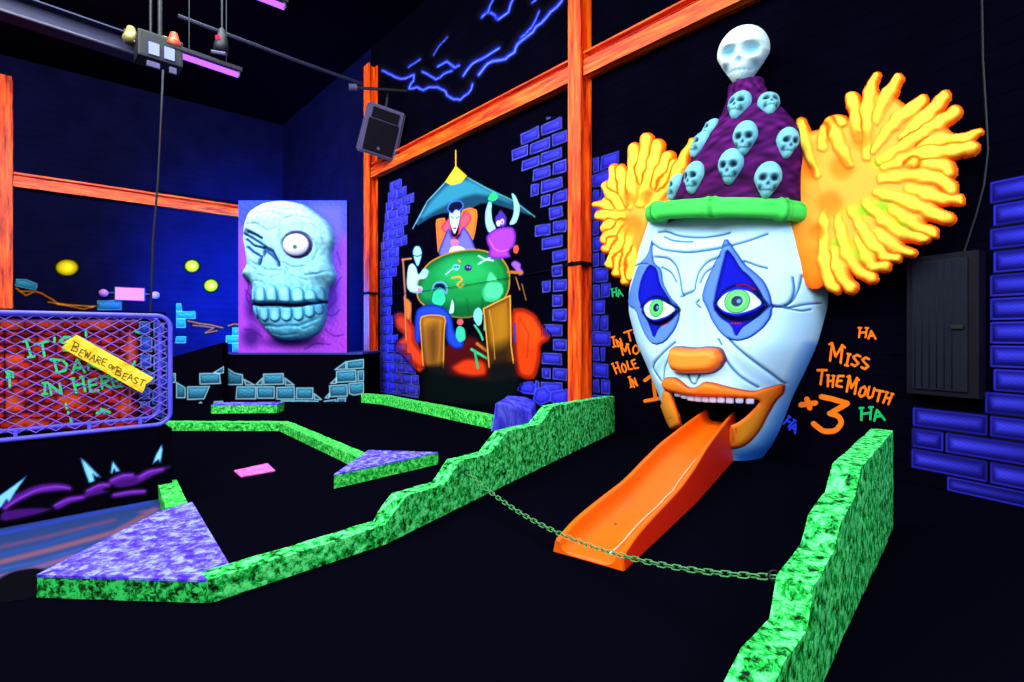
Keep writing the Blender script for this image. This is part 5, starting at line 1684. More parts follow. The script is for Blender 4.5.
HP = HV_
hpx, hpy = proj(HP)
camv = Vector((0, 0, EYE))
sk_me = skull_mesh('skull_ornament')
orn0 = None
for (x, y, s_) in ((739, 107, .30), (768, 105, .27), (746, 139, .30), (787.5, 144, .27), (701, 145, .27), (695, 178, .31), (732, 168, .32), (767, 181, .32), (671.5, 186, .28), (709, 130, .24), (752, 110, .01)):
    if s_ < 0.05: continue
    best = None
    dd_ = (hpx - x) ** 2 + (hpy - y) ** 2
    order = np.argsort(dd_.ravel())[:60]
    bi = None
    for o_ in order:
        r_, c_ = divmod(int(o_), nth)
        rp, rm = min(r_ + 1, len(yy) - 1), max(r_ - 1, 0)
        cp1, cm1 = (c_ + 1) % nth if c_ < nth - 1 else 1, c_ - 1 if c_ > 0 else nth - 2
        tu = Vector(HP[r_, cp1] - HP[r_, cm1]); tv = Vector(HP[rm, c_] - HP[rp, c_])
        nn = tu.cross(tv).normalized()
        p_ = Vector(HP[r_, c_])
        axis = p_ - Vector(CO.P(*CO.off(HATW).uv(cc[r_], yy[r_]), HATW))
        if nn.dot(axis) < 0: nn = -nn
        if nn.dot(camv - p_) > 0.02:
            bi = (p_, nn); break
    if bi is None: continue
    p_, nn = bi
    W_ = Matrix.Translation(p_ + nn * 0.01) @ (frame_of(nn) @ Matrix.Rotation(-0.12, 3, 'Z')).to_4x4() @ Matrix.Diagonal((s_, s_ * 1.02, s_ * 0.85, 1))
    if orn0 is None:
        o = orn0 = bpy.data.objects.new('skull_ornament', sk_me)
        tag(o, 'small teal skull stud')
    else:
        o = orn0.copy()
    put_under(o, hat, W_)
# finial skull
fin = bpy.data.objects.new('skull_finial', skull_mesh('skull_finial', 80, 110, (150, 205, 222), (222, 246, 242), 1.0))
pu, pv = CO.off(HATW).uv(743, 57)
P_ = Vector(CO.P(pu, pv, HATW))
Wf = Matrix.Translation(P_) @ (frame_of(Vector((-0.52, -0.82, 0.0)) + Vector((0, 0, -0.22))) @ Matrix.Rotation(-0.08, 3, 'Z')).to_4x4() @ Matrix.Diagonal((0.66, 0.53, 0.76, 1))
put_under(fin, hat, Wf)
tag(fin, 'large whitish skull on the tip')


# --- hair tufts
def tuft(name, fingers, bodies, box, wfun, scale, spots, label, greens=(), step=0.0068, back=0.3):
    us0 = [CO.off(wfun(0)).uv(x, y) for x in (box[0], box[2]) for y in (box[1], box[3])]
    u0, u1 = min(a[0] for a in us0) - .05, max(a[0] for a in us0) + .12
    v0, v1 = min(a[1] for a in us0) - .15, max(a[1] for a in us0) + .15
    nu, nv = int((u1 - u0) / step), int((v1 - v0) / step)
    U, V = np.meshgrid(np.linspace(u0, u1, nu), np.linspace(v0, v1, nv))
    wb = wfun(U)
    P3 = CO.P(U, V, wb)
    px, py = proj(P3)
    h2 = np.zeros(px.shape); ridge = np.zeros(px.shape); b1 = np.zeros(px.shape); b2 = np.zeros(px.shape)
    wav = 0.9 * np.sin(px * 0.30 + 2.0 * np.sin(py * 0.17)); wav2 = 0.9 * np.sin(py * 0.33 + 2.0 * np.sin(px * 0.15))
    fi = -1
    for pts, r0, r1 in fingers:
        pts = sm(pts, False, 2)
        fi += 1
        pts = pts[int(len(pts) * (0.05 if fi % 2 == 0 else 0.28)):]
        r1 = r1 * 1.12; r0 = 9.4
        n = len(pts) - 1
        best = np.full(px.shape, 0.0); rb = np.zeros(px.shape)
        for i in range(n):
            ax, ay = pts[i]; bx, by = pts[i + 1]
            dx, dy = bx - ax, by - ay; L2 = dx * dx + dy * dy + 1e-9
            t = np.clip(((px - ax) * dx + (py - ay) * dy) / L2, 0, 1)
            g = (i + t) / n
            rb0 = 0.62 * r0 + 0.38 * r0 * np.clip(g / 0.35, 0, 1)
            r = rb0 * (1 - g ** 1.5) + r1 * g ** 1.5
            d = np.hypot(px + wav - ax - t * dx, py + wav2 - ay - t * dy)
            q = np.clip(1 - (d / r) ** 2, 0, 1)
            hh_ = np.sqrt(q) * r
            best = np.maximum(best, hh_); rb = np.maximum(rb, np.clip(1 - d / r, 0, 1))
        # smooth union
        b2 = np.maximum(b2, np.minimum(b1, best)); b1 = np.maximum(b1, best)
        p = 6.0
        h2 = (h2 ** p + best ** p) ** (1 / p)
        ridge = np.maximum(ridge, rb)
    body = np.zeros(px.shape)
    for (cx, cy, rx, ry, hgt) in bodies:
        q = np.clip(1 - ((px - cx) / rx) ** 2 - ((py - cy) / ry) ** 2, 0, 1)
        body = np.maximum(body, 0.36 * hgt * q ** 0.5)
    # the fingers grow out of one thick web
    tips = []
    for pts, r0, r1 in fingers:
        q_ = np.array(sm(pts, False, 2)); L_ = np.r_[0, np.cumsum(np.hypot(*(q_[1:] - q_[:-1]).T))]; L_ /= L_[-1]
        tips.append((np.interp(0.80, L_, q_[:, 0]), np.interp(0.80, L_, q_[:, 1])))
    cxy = np.mean([(b[0], b[1]) for b in bodies], axis=0)
    tips.sort(key=lambda p_: math.atan2(p_[1] - cxy[1], p_[0] - cxy[0]))
    sw = sdf(px, py, tips)
    web = 5.2 * np.clip(-sw / 7.0, 0, 1) ** 0.5
    body = np.maximum(body, web)
    field = np.maximum(h2, 0) + 0.0
    tot = (field ** 2.2 + body ** 2.2) ** (1 / 2.2)
    for (cx, cy, r_) in spots:
        tot = tot - 2.6 * np.exp(-(((px - cx) / r_) ** 2 + ((py - cy) / r_) ** 2) ** 1.5) * (tot > 3)
    inside_ = (field > 0) | (body > 0)
    H = np.maximum(tot, 0) * scale
    # pigment: yellow ridges, orange valleys, rims and round blotches
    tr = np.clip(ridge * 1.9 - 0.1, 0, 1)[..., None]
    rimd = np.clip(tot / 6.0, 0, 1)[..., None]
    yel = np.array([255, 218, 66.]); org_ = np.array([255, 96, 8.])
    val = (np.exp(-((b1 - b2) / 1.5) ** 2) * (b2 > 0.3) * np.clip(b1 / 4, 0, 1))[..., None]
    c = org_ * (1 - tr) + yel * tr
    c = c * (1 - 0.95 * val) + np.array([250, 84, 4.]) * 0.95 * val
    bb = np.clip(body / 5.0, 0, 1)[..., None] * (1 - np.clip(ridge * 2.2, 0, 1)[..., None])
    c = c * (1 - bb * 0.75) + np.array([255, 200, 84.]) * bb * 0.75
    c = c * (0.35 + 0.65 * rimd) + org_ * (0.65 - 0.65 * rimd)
    for (cx, cy, r_) in spots:
        g = np.exp(-(((px - cx) / (r_ * 1.0)) ** 2 + ((py - cy) / (r_ * 1.0)) ** 2) ** 2)[..., None] * 0.8
        c = c * (1 - g) + np.array([255, 128, 30.]) * g
    for (cx, cy, rx, ry) in greens:
        g = np.exp(-(((px - cx) / rx) ** 2 + ((py - cy) / ry) ** 2))[..., None] * 0.75 * (1 - np.clip(ridge * 1.0, 0, 0.6))[..., None]
        c = c * (1 - g) + np.array([110, 200, 30.]) * g
    Pf = CO.P(U, V, wb + H).reshape(-1, 3); Pb = CO.P(U, V, np.maximum(wb - H * back, 0.004)).reshape(-1, 3)
    Q = grid_quads(*U.shape)
    ins = inside_.ravel(); keep = ins[Q].any(1)
    C_ = lin(np.clip(c.reshape(-1, 3), 0, 255))
    n = len(Pf)
    V_, Q_, c_ = compact(np.vstack([Pf, Pb]), np.vstack([Q[keep], Q[keep][:, ::-1] + n]), np.vstack([C_, C_]))
    return tag(np_mesh(name, V_, Q_, M['paint'], clown, c_), label)


ql = zz(590, 120, 3.79); qr = zz(780, 60, 2.84)
FR = [(qr(110, 330, 75, 240, 72, 215, 62, 178), 14, 4.2), (qr(150, 310, 120, 240, 155, 175, 178, 180), 15, 6), (qr(200, 300, 170, 230, 150, 185), 14, 8.5), (qr(230, 290, 225, 190, 208, 112), 15, 6.5), (qr(250, 280, 250, 160, 262, 75, 275, 48), 14, 5),
      (qr(260, 280, 280, 160, 318, 85, 338, 55), 14, 5.5), (qr(270, 260, 330, 180, 385, 140, 405, 118), 13, 6), (qr(280, 280, 360, 220, 430, 155, 470, 104), 13, 6.2), (qr(290, 290, 380, 230, 450, 185, 500, 152), 13, 6.5),
      (qr(280, 300, 380, 240, 480, 230, 530, 226, 566, 206), 14, 3.6), (qr(300, 310, 400, 270, 500, 262, 545, 250), 14, 7.5), (qr(280, 320, 400, 295, 470, 305, 480, 320), 14, 8), (qr(290, 340, 400, 330, 470, 345, 488, 370), 13, 7),
      (qr(290, 360, 380, 370, 450, 395, 512, 398), 13, 5), (qr(280, 380, 360, 400, 440, 440, 482, 450), 13, 6), (qr(270, 400, 330, 430, 400, 480, 438, 492), 12, 5), (qr(250, 410, 300, 460, 360, 500, 415, 505), 12, 5.5),
      (qr(240, 430, 290, 500, 340, 540, 375, 548), 12, 5), (qr(210, 430, 250, 500, 300, 560, 335, 560), 12, 5), (qr(190, 440, 230, 520, 265, 590, 300, 585), 12, 5.5), (qr(170, 450, 190, 540, 225, 600, 262, 618), 12, 5.5),
      (qr(150, 460, 160, 560, 185, 630, 205, 645), 12, 6), (qr(130, 440, 130, 560, 145, 630, 160, 650), 12, 5.5), (qr(320, 300, 390, 290, 420, 300), 9, 5)]
BR = [(815, 208, 42, 62, 13), (846, 165, 40, 44, 13), (870, 190, 48, 48, 13), (850, 215, 42, 48, 13), (815, 255, 17, 34, 9)]
tuft('hair_tuft', FR, BR, (780, 70, 985, 298), lambda U: 0.34 + 0.0 * np.asarray(U, float), 0.0105,
     [(843, 169.5, 11.5), (831, 206, 12.5), (863, 142, 10.5), (811, 173, 7.5), (819, 234, 8.5)], 'large fiery yellow-orange hair tuft on the right',
     [(885, 165, 12, 6), (862, 213, 16, 7), (884, 208, 14, 8), (842, 244, 12, 6), (905, 225, 14, 6), (860, 255, 14, 8)])
FL = [(ql(160, 330, 175, 200, 172, 105), 14, 5.5), (ql(180, 330, 210, 180, 220, 75), 14, 6), (ql(200, 320, 245, 190, 262, 95), 13, 5.5), (ql(220, 320, 280, 210, 300, 140), 13, 6), (ql(230, 330, 330, 230, 362, 140, 388, 88), 13, 4.2), (ql(220, 320, 300, 230, 325, 165), 12, 5),
      (ql(150, 320, 130, 240, 122, 190), 12, 5), (ql(140, 320, 100, 250, 92, 190), 12, 5), (ql(130, 330, 90, 280, 62, 250), 12, 5), (ql(130, 350, 70, 320, 26, 322), 11, 3.6), (ql(130, 370, 70, 360, 38, 362), 11, 4), (ql(120, 380, 80, 400, 62, 412), 11, 5),
      (ql(130, 390, 90, 440, 58, 452), 11, 5), (ql(130, 400, 95, 470, 66, 490), 11, 5), (ql(140, 410, 105, 510, 82, 545), 11, 5.2), (ql(150, 420, 120, 540, 106, 580), 11, 5.2), (ql(165, 430, 140, 560, 138, 605), 11, 5), (ql(190, 420, 165, 540, 160, 590), 11, 6)]
BL = [(640, 222, 26, 50, 11), (655, 200, 34, 36, 11), (668, 185, 28, 28, 10), (650, 240, 26, 40, 10)]
tuft('hair_tuft', FL, BL, (590, 130, 700, 292), lambda U: 0.30 + 0.0 * np.asarray(U, float), 0.0115, [(633, 228, 11.5), (632, 200, 7), (649, 199, 7)], 'smaller-looking fiery orange hair tuft on the left')
# orange band where the right tuft meets the head
bm_pts = [(796, 130), (792, 162), (797, 200), (803, 235), (815, 268), (830, 292)]

# ================================================================ SLIDE
AX = np.array([0.577, 0.817]); PX = np.array([0.817, -0.577])
EC = np.array([0.475, 3.19])
tk = [0, .06, .14, .29, .6, 1.09, 1.48, 1.92, 2.54, 3.0, 3.35]
rk = [.075, .105, .125, .15, .178, .214, .285, .375, .450, .50, .53]
tt_ = np.linspace(0, 3.35, 90)
rim = np.interp(tt_, tk, rk)
rim = np.convolve(np.pad(rim, 3, 'edge'), np.ones(7) / 7, 'valid')
bed = np.maximum(rim - 0.13, 0.018) * np.clip(tt_ / 0.25, 0, 1) + 0.018 * (1 - np.clip(tt_ / 0.25, 0, 1))
W2 = 0.232
sec = []
for r_, b_ in zip(rim, bed):
    L = []
    inner = []
    for (s_, z_) in ((-W2 - 0.012, 0.0), (-W2 - 0.006, r_ * .5), (-W2, r_ - 0.014), (-W2 + 0.006, r_ - 0.003), (-W2 + 0.020, r_), (-W2 + 0.034, r_ - 0.003), (-W2 + 0.042, r_ - 0.014)):
        L.append((s_, z_))
    # concave inner side down to the bed
    for q in np.linspace(0.15, 1, 7):
        a = q * math.pi / 2
        L.append((-W2 + 0.042 + 0.085 * (1 - math.cos(a)), (r_ - 0.014) + (b_ - r_ + 0.014) * math.sin(a)))
    L.append((-0.07, b_ - 0.002 if b_ > 0.02 else b_)); L.append((0.0, b_ - 0.003 if b_ > 0.02 else b_))
    L = L + [(-a, z) for a, z in L[:-1][::-1]]
    sec.append(L)
ns = len(sec[0])
SV = []
for t, L in zip(tt_, sec):
    for (s_, z_) in L:
        s_ = s_ * (1 - 0.26 * min(max((t - 1.5) / 1.6, 0), 1))
        # rounded free end: rims start a little behind the lip
        p = EC + AX * t + PX * s_
        SV.append((p[0], p[1], max(z_, 0.0)))
SV = np.array(SV)
SQ = grid_quads(len(tt_), ns)
slide_e = empty('mouth_slide', (EC[0], EC[1], 0), 'orange plastic slide coming out of the clown mouth like a tongue', 'slide')
# split the outer flanks (deep red-orange) from the trough
ci = SQ[:, 0] % ns
flank = (ci < 2) | (ci > ns - 4)
orange_plastic = solid('orange_plastic', (255, 98, 4), 0.4, spec=0.2, vary=0.05)
red_flank = solid('red_orange_flank', (255, 34, 6), 0.45, spec=0.3, vary=0.06)
V_, Q_, _ = compact(SV, SQ[~flank])
trough = np_mesh('trough', V_, Q_, orange_plastic, slide_e)
# front lip closing the free end
bm = bmesh.new()
L = sec[0]
vv = [bm.verts.new((*(EC + PX * s_), z_)) for s_, z_ in L]
v2 = [bm.verts.new((*(EC - AX * 0.02 + PX * s_ * 0.985), max(z_ - 0.012, 0.0))) for s_, z_ in L]
for i in range(len(L) - 1): bm.faces.new((vv[i], vv[i + 1], v2[i + 1], v2[i]))
base_l = bm.verts.new((*(EC - AX * 0.02 - PX * W2), 0.0))
bm.faces.new(v2)
me = bpy.data.meshes.new('lip'); bm.to_mesh(me); bm.free()
link('front_lip', me, orange_plastic, slide_e)
V_, Q_, _ = compact(SV, SQ[flank])
tag(np_mesh('side_skirt', V_, Q_, red_flank, slide_e), 'red-orange outer sides')
mb = MB(); rn = random.Random(3); pts = []
for t in np.linspace(0.1, 3.1, 26):
    s_ = 0.085 + 0.006 * math.sin(t * 7) + (0.02 if t > 1.2 else 0.0) - 0.012 * (t > 2.2)
    p = EC + AX * t + PX * s_
    pts.append((p[0], p[1], float(np.interp(t, tt_, bed)) + 0.001))
mb.tube(pts, 0.0045, 6); mb.build('centre_seam', M['pale_seam'], slide_e, True)
for t, s_ in ((0.55, -0.06), (1.35, 0.14)):
    p = EC + AX * t + PX * s_
    mb = MB(); c0 = Vector((p[0], p[1], float(np.interp(t, tt_, bed)) - 0.002))
    mb.tube([c0, c0 + Vector((0, 0, 0.006)), c0 + Vector((0, 0, 0.009))], [0.011, 0.010, 0.004], 12); mb.build('bolt_head', M['grey_metal'], slide_e, True)

# ================================================================ CHAIN
ca_ = Vector((-0.36, 4.20, 0.27)); cb2 = Vector((1.066, 2.05, 0.43))
sag = 0.19


def chain_pt(t):
    p = ca_.lerp(cb2, t)
    p.z -= sag * 4 * t * (1 - t)
    return p


ch = empty('barrier_chain', tuple(ca_), 'green painted chain hanging between the two stepped barriers across the slide', 'chain')
NL = 58
samp = [chain_pt(i / 400) for i in range(401)]
cum = [0]
for i in range(400): cum.append(cum[-1] + (samp[i + 1] - samp[i]).length)
tot = cum[-1]
pitch = tot / NL


def at_len(s_):
    s_ = min(max(s_, 0), tot)
    i = int(np.searchsorted(cum, s_)); i = max(1, min(i, 400))
    f = (s_ - cum[i - 1]) / (cum[i] - cum[i - 1] + 1e-9)
    return samp[i - 1].lerp(samp[i], f)


lk_bm = MB()
Ln, Rn, rw = pitch * 0.5 + 0.006, 0.0125, 0.0036
path = []
for a in np.linspace(-math.pi / 2, math.pi / 2, 7): path.append((Ln - Rn + Rn * math.cos(a), Rn * math.sin(a), 0))
for a in np.linspace(math.pi / 2, 3 * math.pi / 2, 7): path.append((-Ln + Rn + Rn * math.cos(a), Rn * math.sin(a), 0))
lk_bm.tube(path, rw, 6, closed=True)
first = None
for i in range(NL):
    a_, b_ = at_len(i * pitch), at_len((i + 1) * pitch)
    x = (b_ - a_).normalized(); z = Vector((0, 0, 1)); y = z.cross(x).normalized(); z = x.cross(y)
    R_ = Matrix((x, y, z)).transposed().to_4x4() @ Matrix.Rotation(math.pi / 4 + (math.pi / 2 if i % 2 else 0), 4, 'X')
    W_ = Matrix.Translation((a_ + b_) / 2) @ R_
    if first is None:
        first = lk_bm.build('chain_link', M['chain'], None, True)
        o = first
        o.parent = ch; o.matrix_parent_inverse = parent_inv(ch); o.matrix_basis = W_
    else:
        o = first.copy(); put_under(o, ch, W_)
for p_ in (ca_, cb2):
    mb = MB(); mb.tube([p_ + Vector((-0.012, 0.012, 0)) + Vector((0.022 * math.cos(a), 0, 0.022 * math.sin(a))) for a in np.linspace(0, 2 * math.pi, 13)[:-1]], 0.004, 6, closed=True)
    mb.build('anchor_ring', M['dark_metal'], ch, True)

# ================================================================ CABINET ON THE RIGHT WALL
u0, v1 = RIGHT.uv(914, 259); u1, v0 = RIGHT.off(0.0).uv(986, 398.5)
cab_e = empty('metal_cabinet', tuple(RIGHT.P((u0 + u1) / 2, v0, 0)), 'dark grey metal cabinet with one door hung among the blue bricks', 'cabinet')
W_, H_ = u1 - u0, v1 - v0


def lbox(name, pl, cu_, cv_, cw_, su, sv, sw, mat, parent, bev=0.006, label=None):
    mb = MB(); mb.box(tuple(pl.P(cu_, cv_, cw_)), (su, sw, sv), plane_rot(pl), bev=bev)
    return tag(mb.build(name, mat, parent), label)


um, vm = (u0 + u1) / 2, (v0 + v1) / 2
lbox('cabinet_box', RIGHT, um, vm, 0.065, W_, H_, 0.13, M['cabinet_frame'], cab_e)
dr = lbox('door', RIGHT, um - 0.01, vm, 0.138, W_ - 0.12, H_ - 0.10, 0.016, M['cabinet'], cab_e)
lbox('handle', RIGHT, um + W_ * 0.24, vm - 0.02, 0.155, 0.09, 0.035, 0.02, M['black'], dr)
for k in range(6):
    mb = MB(); p0 = RIGHT.P(um - W_ * .36 + k * W_ * .105, v0 + 0.07, 0.147); p1 = RIGHT.P(um - W_ * .36 + k * W_ * .105, v1 - 0.07, 0.147)
    mb.tube([tuple(p0), tuple(p1)], 0.004, 6); mb.build('door_rib', M['cabinet'], dr, True)
cb_ = MB(); pts = []
for (x, y) in ((982, 0), (983, 60), (986, 110), (988, 150), (984, 185), (976, 215), (968, 240), (962, 258)):
    u, v = RIGHT.off(0.03).uv(x, y); pts.append(tuple(RIGHT.P(u, v, 0.03)))
cb_.tube(pts, 0.009, 6)
tag(cb_.build('power_cable', M['dark_metal']), 'thin dark cable running down the right wall to the cabinet', 'cable')

# ================================================================ SPEAKER ON THE LEFT POST
SPZ = 11.6
spk = empty('loudspeaker', tuple(ray(381, 135) * SPZ + np.array([0, 0, EYE])), 'grey and black loudspeaker tilted downward on the far orange post', 'speaker')
c0 = Vector(ray(381, 133) * SPZ) + Vector((0, 0, EYE))
Rt = Matrix.Rotation(math.radians(18), 3, 'Z') @ Matrix.Rotation(math.radians(20), 3, 'X') @ Matrix.Rotation(math.radians(12), 3, 'Y')


def sp_l(p): return c0 + Rt @ Vector(p)


bm = bmesh.new()
prof = [(-0.44, -0.26), (0.44, -0.26), (0.46, -0.1), (0.30, 0.36), (-0.30, 0.36), (-0.46, -0.1)]
a = [bm.verts.new(sp_l((x, y, -0.52))) for x, y in prof]; b_ = [bm.verts.new(sp_l((x * 0.93, y, 0.55))) for x, y in prof]
bm.faces.new(a[::-1]); bm.faces.new(b_)
for i in range(6): bm.faces.new((a[i], a[(i + 1) % 6], b_[(i + 1) % 6], b_[i]))
bmesh.ops.bevel(bm, geom=list(bm.edges), offset=0.04, segments=2, affect='EDGES')
bmesh.ops.recalc_face_normals(bm, faces=bm.faces)
me = bpy.data.meshes.new('body'); bm.to_mesh(me); bm.free(); link('speaker_body', me, M['speaker'], spk)


def spbox(name, c, s_, mat, bev=0.02):
    mb = MB(); mb.box(tuple(sp_l(c)), s_, Rt, bev=bev); return mb.build(name, mat, spk)


spbox('grille', (0, -0.27, -0.10), (0.66, 0.03, 0.68), M['grille'])
spbox('horn', (0, -0.268, 0.37), (0.58, 0.03, 0.22), M['grille'], 0.01)
mb = MB(); mb.tube([sp_l((0, -0.29, -0.34)), sp_l((0, -0.295, -0.34))], 0.035, 12); mb.build('badge', M['grey_metal'], spk)
mb = MB(); mb.tube([sp_l((0.0, 0.2, 0.5)), sp_l((-0.02, 0.25, 0.78)), sp_l((0, 0.8, 0.9))], 0.03, 8)
mb.tube([sp_l((-0.75, 0.0, 0.72)), sp_l((0.35, 0.15, 1.05))], 0.035, 8); mb.build('bracket', M['dark_metal'], spk)
mb = MB(); mb.tube([sp_l((-0.85, -0.02, 0.69)), sp_l((-0.70, 0.0, 0.74))], 0.07, 10); mb.build('clamp_end', M['speaker'], spk)
mb = MB(); mb.tube([sp_l((0.42, 0.1, 0.3)), sp_l((0.62, 0.1, 0.95))], 0.015, 6); mb.build('stay_wire', M['dark_metal'], spk)

# ================================================================ OVERHEAD GEAR
def at_z(px, py, z):
    Y = (z - EYE) * F / (HZ - py)
    return Vector(((px - 512) / F * Y, Y, z))


def rail(name, pa, pb, z, w, h_, mat, label, cat, group=None):
    a, b_ = at_z(*pa, z), at_z(*pb, z)
    d = (b_ - a).normalized(); s_ = Vector((-d.y, d.x, 0))
    a = a - d * 1.0
    e_ = empty(name, tuple(a), label, cat, group)
    mb = MB()
    for off_, zz_, ww, hh_ in ((0, 0, w, 0.02), (0, h_, w, 0.02), (0, h_ / 2, 0.02, h_)):
        c = (a + b_) / 2 + s_ * off_ + Vector((0, 0, zz_))
        R3 = Matrix((d, s_, Vector((0, 0, 1)))).transposed()
        mb.box(tuple(c), ((b_ - a).length, ww, hh_), R3)
    mb.build('girder', mat, e_)
    mb = MB(); mb.tube([a + s_ * (-w / 2) + Vector((0, 0, -0.02)), b_ + s_ * (-w / 2) + Vector((0, 0, -0.02))], 0.022, 8)
    mb.build('conduit', M['grey_metal'], e_, True)
    return e_


rail('ceiling_girder', (0, 14), (146, 61), 5.6, 0.34, 0.26, solid('violet_grey_steel', (26, 24, 62), 0.5, 0.0), 'long grey steel girder running along the ceiling at upper left', 'girder')


def tube_lamp(pa, pb, z, label):
    a, b_ = at_z(*pa, z), at_z(*pb, z)
    e_ = empty('blacklight_tube', tuple(a), label, 'lamp', 'violet blacklight tubes')
    d = (b_ - a).normalized()
    MB().tube([a, b_], 0.042, 10).build('glass_tube', M['violet_tube_lamp'], e_, True)
    mb = MB(); s_ = Vector((-d.y, d.x, 0)); R3 = Matrix((d, s_, Vector((0, 0, 1)))).transposed()
    mb.box(tuple((a + b_) / 2 + Vector((0, 0, 0.085))), ((b_ - a).length + 0.1, 0.12, 0.06), R3, bev=0.008); mb.build('fixture', M['dark_metal'], e_)
    for p_ in (a, b_):
        mb = MB(); mb.box(tuple(p_ + Vector((0, 0, 0.03))), (0.04, 0.07, 0.12), R3, bev=0.006); mb.build('end_cap', M['grey_metal'], e_)
    mb = MB()
    for f_ in (0.2, 0.8):
        q_ = a.lerp(b_, f_) + Vector((0, 0, 0.1)); mb.tube([q_, Vector((q_.x, q_.y, CEIL))], 0.008, 6)
    mb.build('hanger', M['dark_metal'], e_)
    L = bpy.data.lights.new('tube_light', 'AREA'); L.shape = 'RECTANGLE'; L.size = (b_ - a).length; L.size_y = 0.08; L.energy = 14; L.color = (0.45, 0.25, 1.0)
    o = bpy.data.objects.new('tube_light', L); o.location = (a + b_) / 2 + Vector((0, 0, -0.06)); o.rotation_euler = (0, 0, math.atan2(d.y, d.x)); root_col.objects.link(o)


tube_lamp((176, 54), (238, 75), 5.6, 'violet glowing tube lamp right of the ceiling gear')
tube_lamp((-30, -6), (36, 9), 5.9, 'violet glowing tube lamp in the upper left corner of the hall')
tube_lamp((235, -12), (284, 7), 6.2, 'violet glowing tube lamp at the top, partly cut by the frame')

# effect lamp cluster on a stand pipe
gc = at_z(160, 50, 5.6)
g = empty('effect_lamp', tuple(gc), 'black ceiling effect lamp with two blue lit windows', 'lamp')
dv = Vector((0.72, 0.69, 0)); sv = Vector((-0.69, 0.72, 0)); R3 = Matrix((dv, sv, Vector((0, 0, 1)))).transposed()


def gbox(name, off_, s_, mat, par, bev=0.01):
    mb = MB(); mb.box(tuple(gc + dv * off_[0] + sv * off_[1] + Vector((0, 0, off_[2]))), s_, R3, bev=bev); return mb.build(name, mat, par)


gbox('housing', (0.0, 0.1, 0.0), (0.56, 0.36, 0.38), M['black'], g, 0.03)
gbox('lit_window', (-0.09, -0.11, -0.06), (0.13, 0.02, 0.17), M['blue_led'], g)
gbox('lit_window', (0.10, -0.11, -0.06), (0.13, 0.02, 0.17), M['blue_led'], g)
gbox('lens', (-0.1, -0.11, -0.30), (0.16, 0.05, 0.08), M['speaker'], g); gbox('lens', (0.14, -0.11, -0.30), (0.09, 0.05, 0.09), M['speaker'], g)
mb = MB(); mb.tube([gc + Vector((0, 0, 0.2)), Vector((gc.x, gc.y, CEIL))], 0.03, 8); mb.build('hanger', M['dark_metal'], g)
# side cans
g2 = empty('spot_can', tuple(at_z(136, 33, 5.9)), 'small warm-coloured spot cans left of the effect lamp', 'lamp')
pa, pb = at_z(124, 31, 5.9), at_z(176, 46, 5.9)
MB().tube([pa, pb], 0.035, 8).build('support_bar', M['grey_metal'], g2, True)
for (x, y, mt) in ((131, 36, solid('brass_can', (150, 140, 80), 0.4, 0.4)), (141, 40, solid('copper_can', (190, 70, 40), 0.4, 0.4)), (165, 46, bpy.data.materials['brass_can']), (174, 42, bpy.data.materials['copper_can'])):
    p_ = at_z(x, y, 5.8); mb = MB(); mb.tube([p_ + Vector((0, 0, 0.12)), p_ + Vector((0.02, -0.03, -0.02)), p_ + Vector((0.05, -0.08, -0.1))], [0.05, 0.085, 0.10], 12); mb.build('can', mt, g2, True)
p_ = at_z(141, 41, 5.72); MB().box(tuple(p_), (0.16, 0.1, 0.06), bev=0.02).build('lit_lens', emit('white_lens', (230, 210, 255), 1.3), g2)
mb = MB(); mb.tube([pa.lerp(pb, .5), Vector((*pa.lerp(pb, .5).xy, CEIL))], 0.02, 6); mb.build('hanger', M['dark_metal'], g2)
# thin pole / cable hanging to the floor
pc = [at_z(163, 72, 5.15)]
base = ground(150, 520, 0)
Yp = pc[0].y
mb = MB(); pts = []
for (x, y) in ((163, 70), (161, 120), (158, 180), (153, 240), (151, 300), (150, 330), (150, 420)):
    pts.append(Vector(ray(x, y) * Yp) + Vector((0, 0, EYE)))
pts.append(Vector((pts[-1].x, pts[-1].y, 0.0)))
mb.tube(pts, 0.014, 6)
tag(mb.build('hanging_cable', M['dark_metal'], None, True), 'long thin grey cable hanging from the effect lamp behind the cage', 'cable')
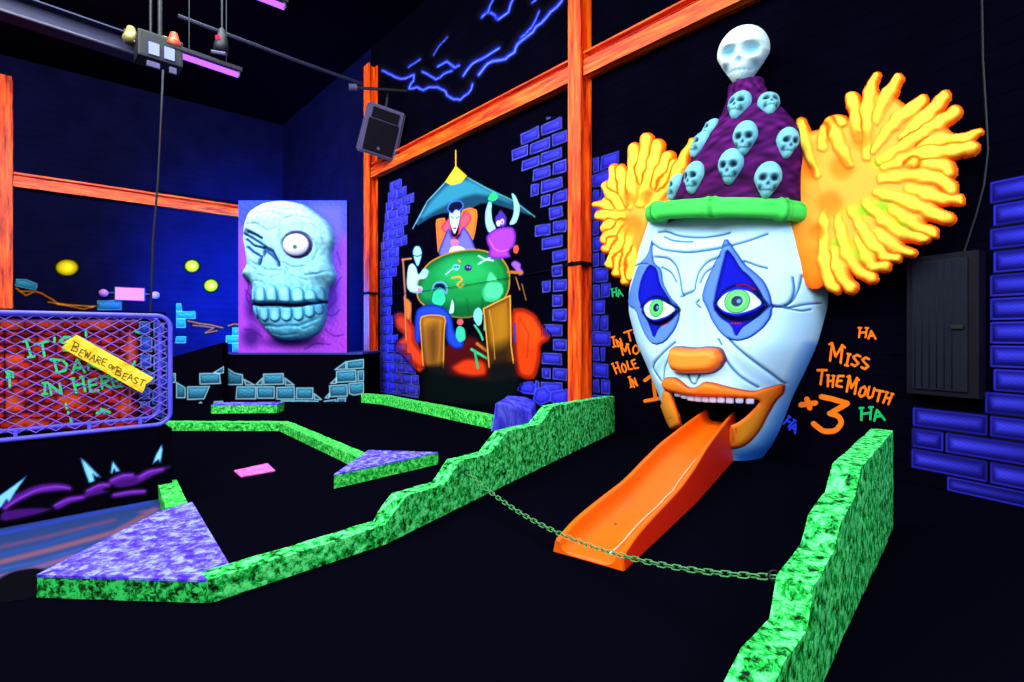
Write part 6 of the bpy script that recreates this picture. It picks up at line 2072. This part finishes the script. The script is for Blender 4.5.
# red lit device
rp = at_z(222, 45, 6.0)
e_ = empty('red_spot_lamp', tuple(rp), 'small ceiling spot with a red lit dot', 'lamp')
MB().tube([rp + Vector((0, 0, .25)), rp + Vector((0, 0, .1)), rp + Vector((0, -.02, -.02)), rp + Vector((0, -.03, -.12))], [.04, .08, .10, .11], 12).build('lamp_body', M['dark_metal'], e_, True)
MB().box(tuple(rp + Vector((0, -0.11, 0.06))), (0.07, 0.04, 0.05), bev=0.01).build('indicator', M['red_led'], e_)
mb = MB(); mb.tube([rp + Vector((-.1, -.1, -.16)), rp + Vector((.12, -.1, -.2))], .03, 8); mb.build('lower_bar', M['speaker'], e_)
mb = MB(); mb.tube([rp + Vector((0, 0, .2)), Vector((rp.x, rp.y, CEIL))], .015, 6); mb.build('hanger', M['dark_metal'], e_)
# conduit towards the corner
mb = MB(); mb.tube([at_z(178, 16, 6.6), at_z(300, 62, 6.6), at_z(362, 84, 6.6)], 0.035, 8)
tag(mb.build('ceiling_conduit', solid('dark_blue_pipe', (16, 16, 40), 0.6)), 'dark conduit running across the hall towards the far orange post', 'pipe')

# ================================================================ LIT EXIT SIGN ON THE FAR WALL
ex = empty('exit_sign', tuple(LEFT.P(*LEFT.uv(130, 300), 0)), 'small glowing pink exit sign with two emergency lamp heads on the blue wall', 'sign')
ue, ve = LEFT.uv(129.7, 294.2)
lbox('sign_case', LEFT, ue, ve, 0.05, 0.72, 0.40, 0.08, M['speaker'], ex, 0.015)
lbox('lit_face', LEFT, ue, ve, 0.095, 0.66, 0.34, 0.012, M['pink_glow'], ex, 0.004)
for sx in (-1, 1):
    lbox('arm', LEFT, ue + sx * 0.42, ve + 0.02, 0.05, 0.14, 0.04, 0.04, M['speaker'], ex, 0.005)
    mb = MB(); c_ = LEFT.P(ue + sx * 0.56, ve + 0.02, 0.05); d_ = LEFT.P(ue + sx * 0.60, ve - 0.01, 0.20)
    mb.tube([tuple(c_), tuple((c_ + d_) / 2), tuple(d_)], [0.06, 0.10, 0.11], 12); mb.build('lamp_head', solid('pale_violet_plastic', (190, 120, 220), 0.4) if sx == -1 else bpy.data.materials['pale_violet_plastic'], ex, True)
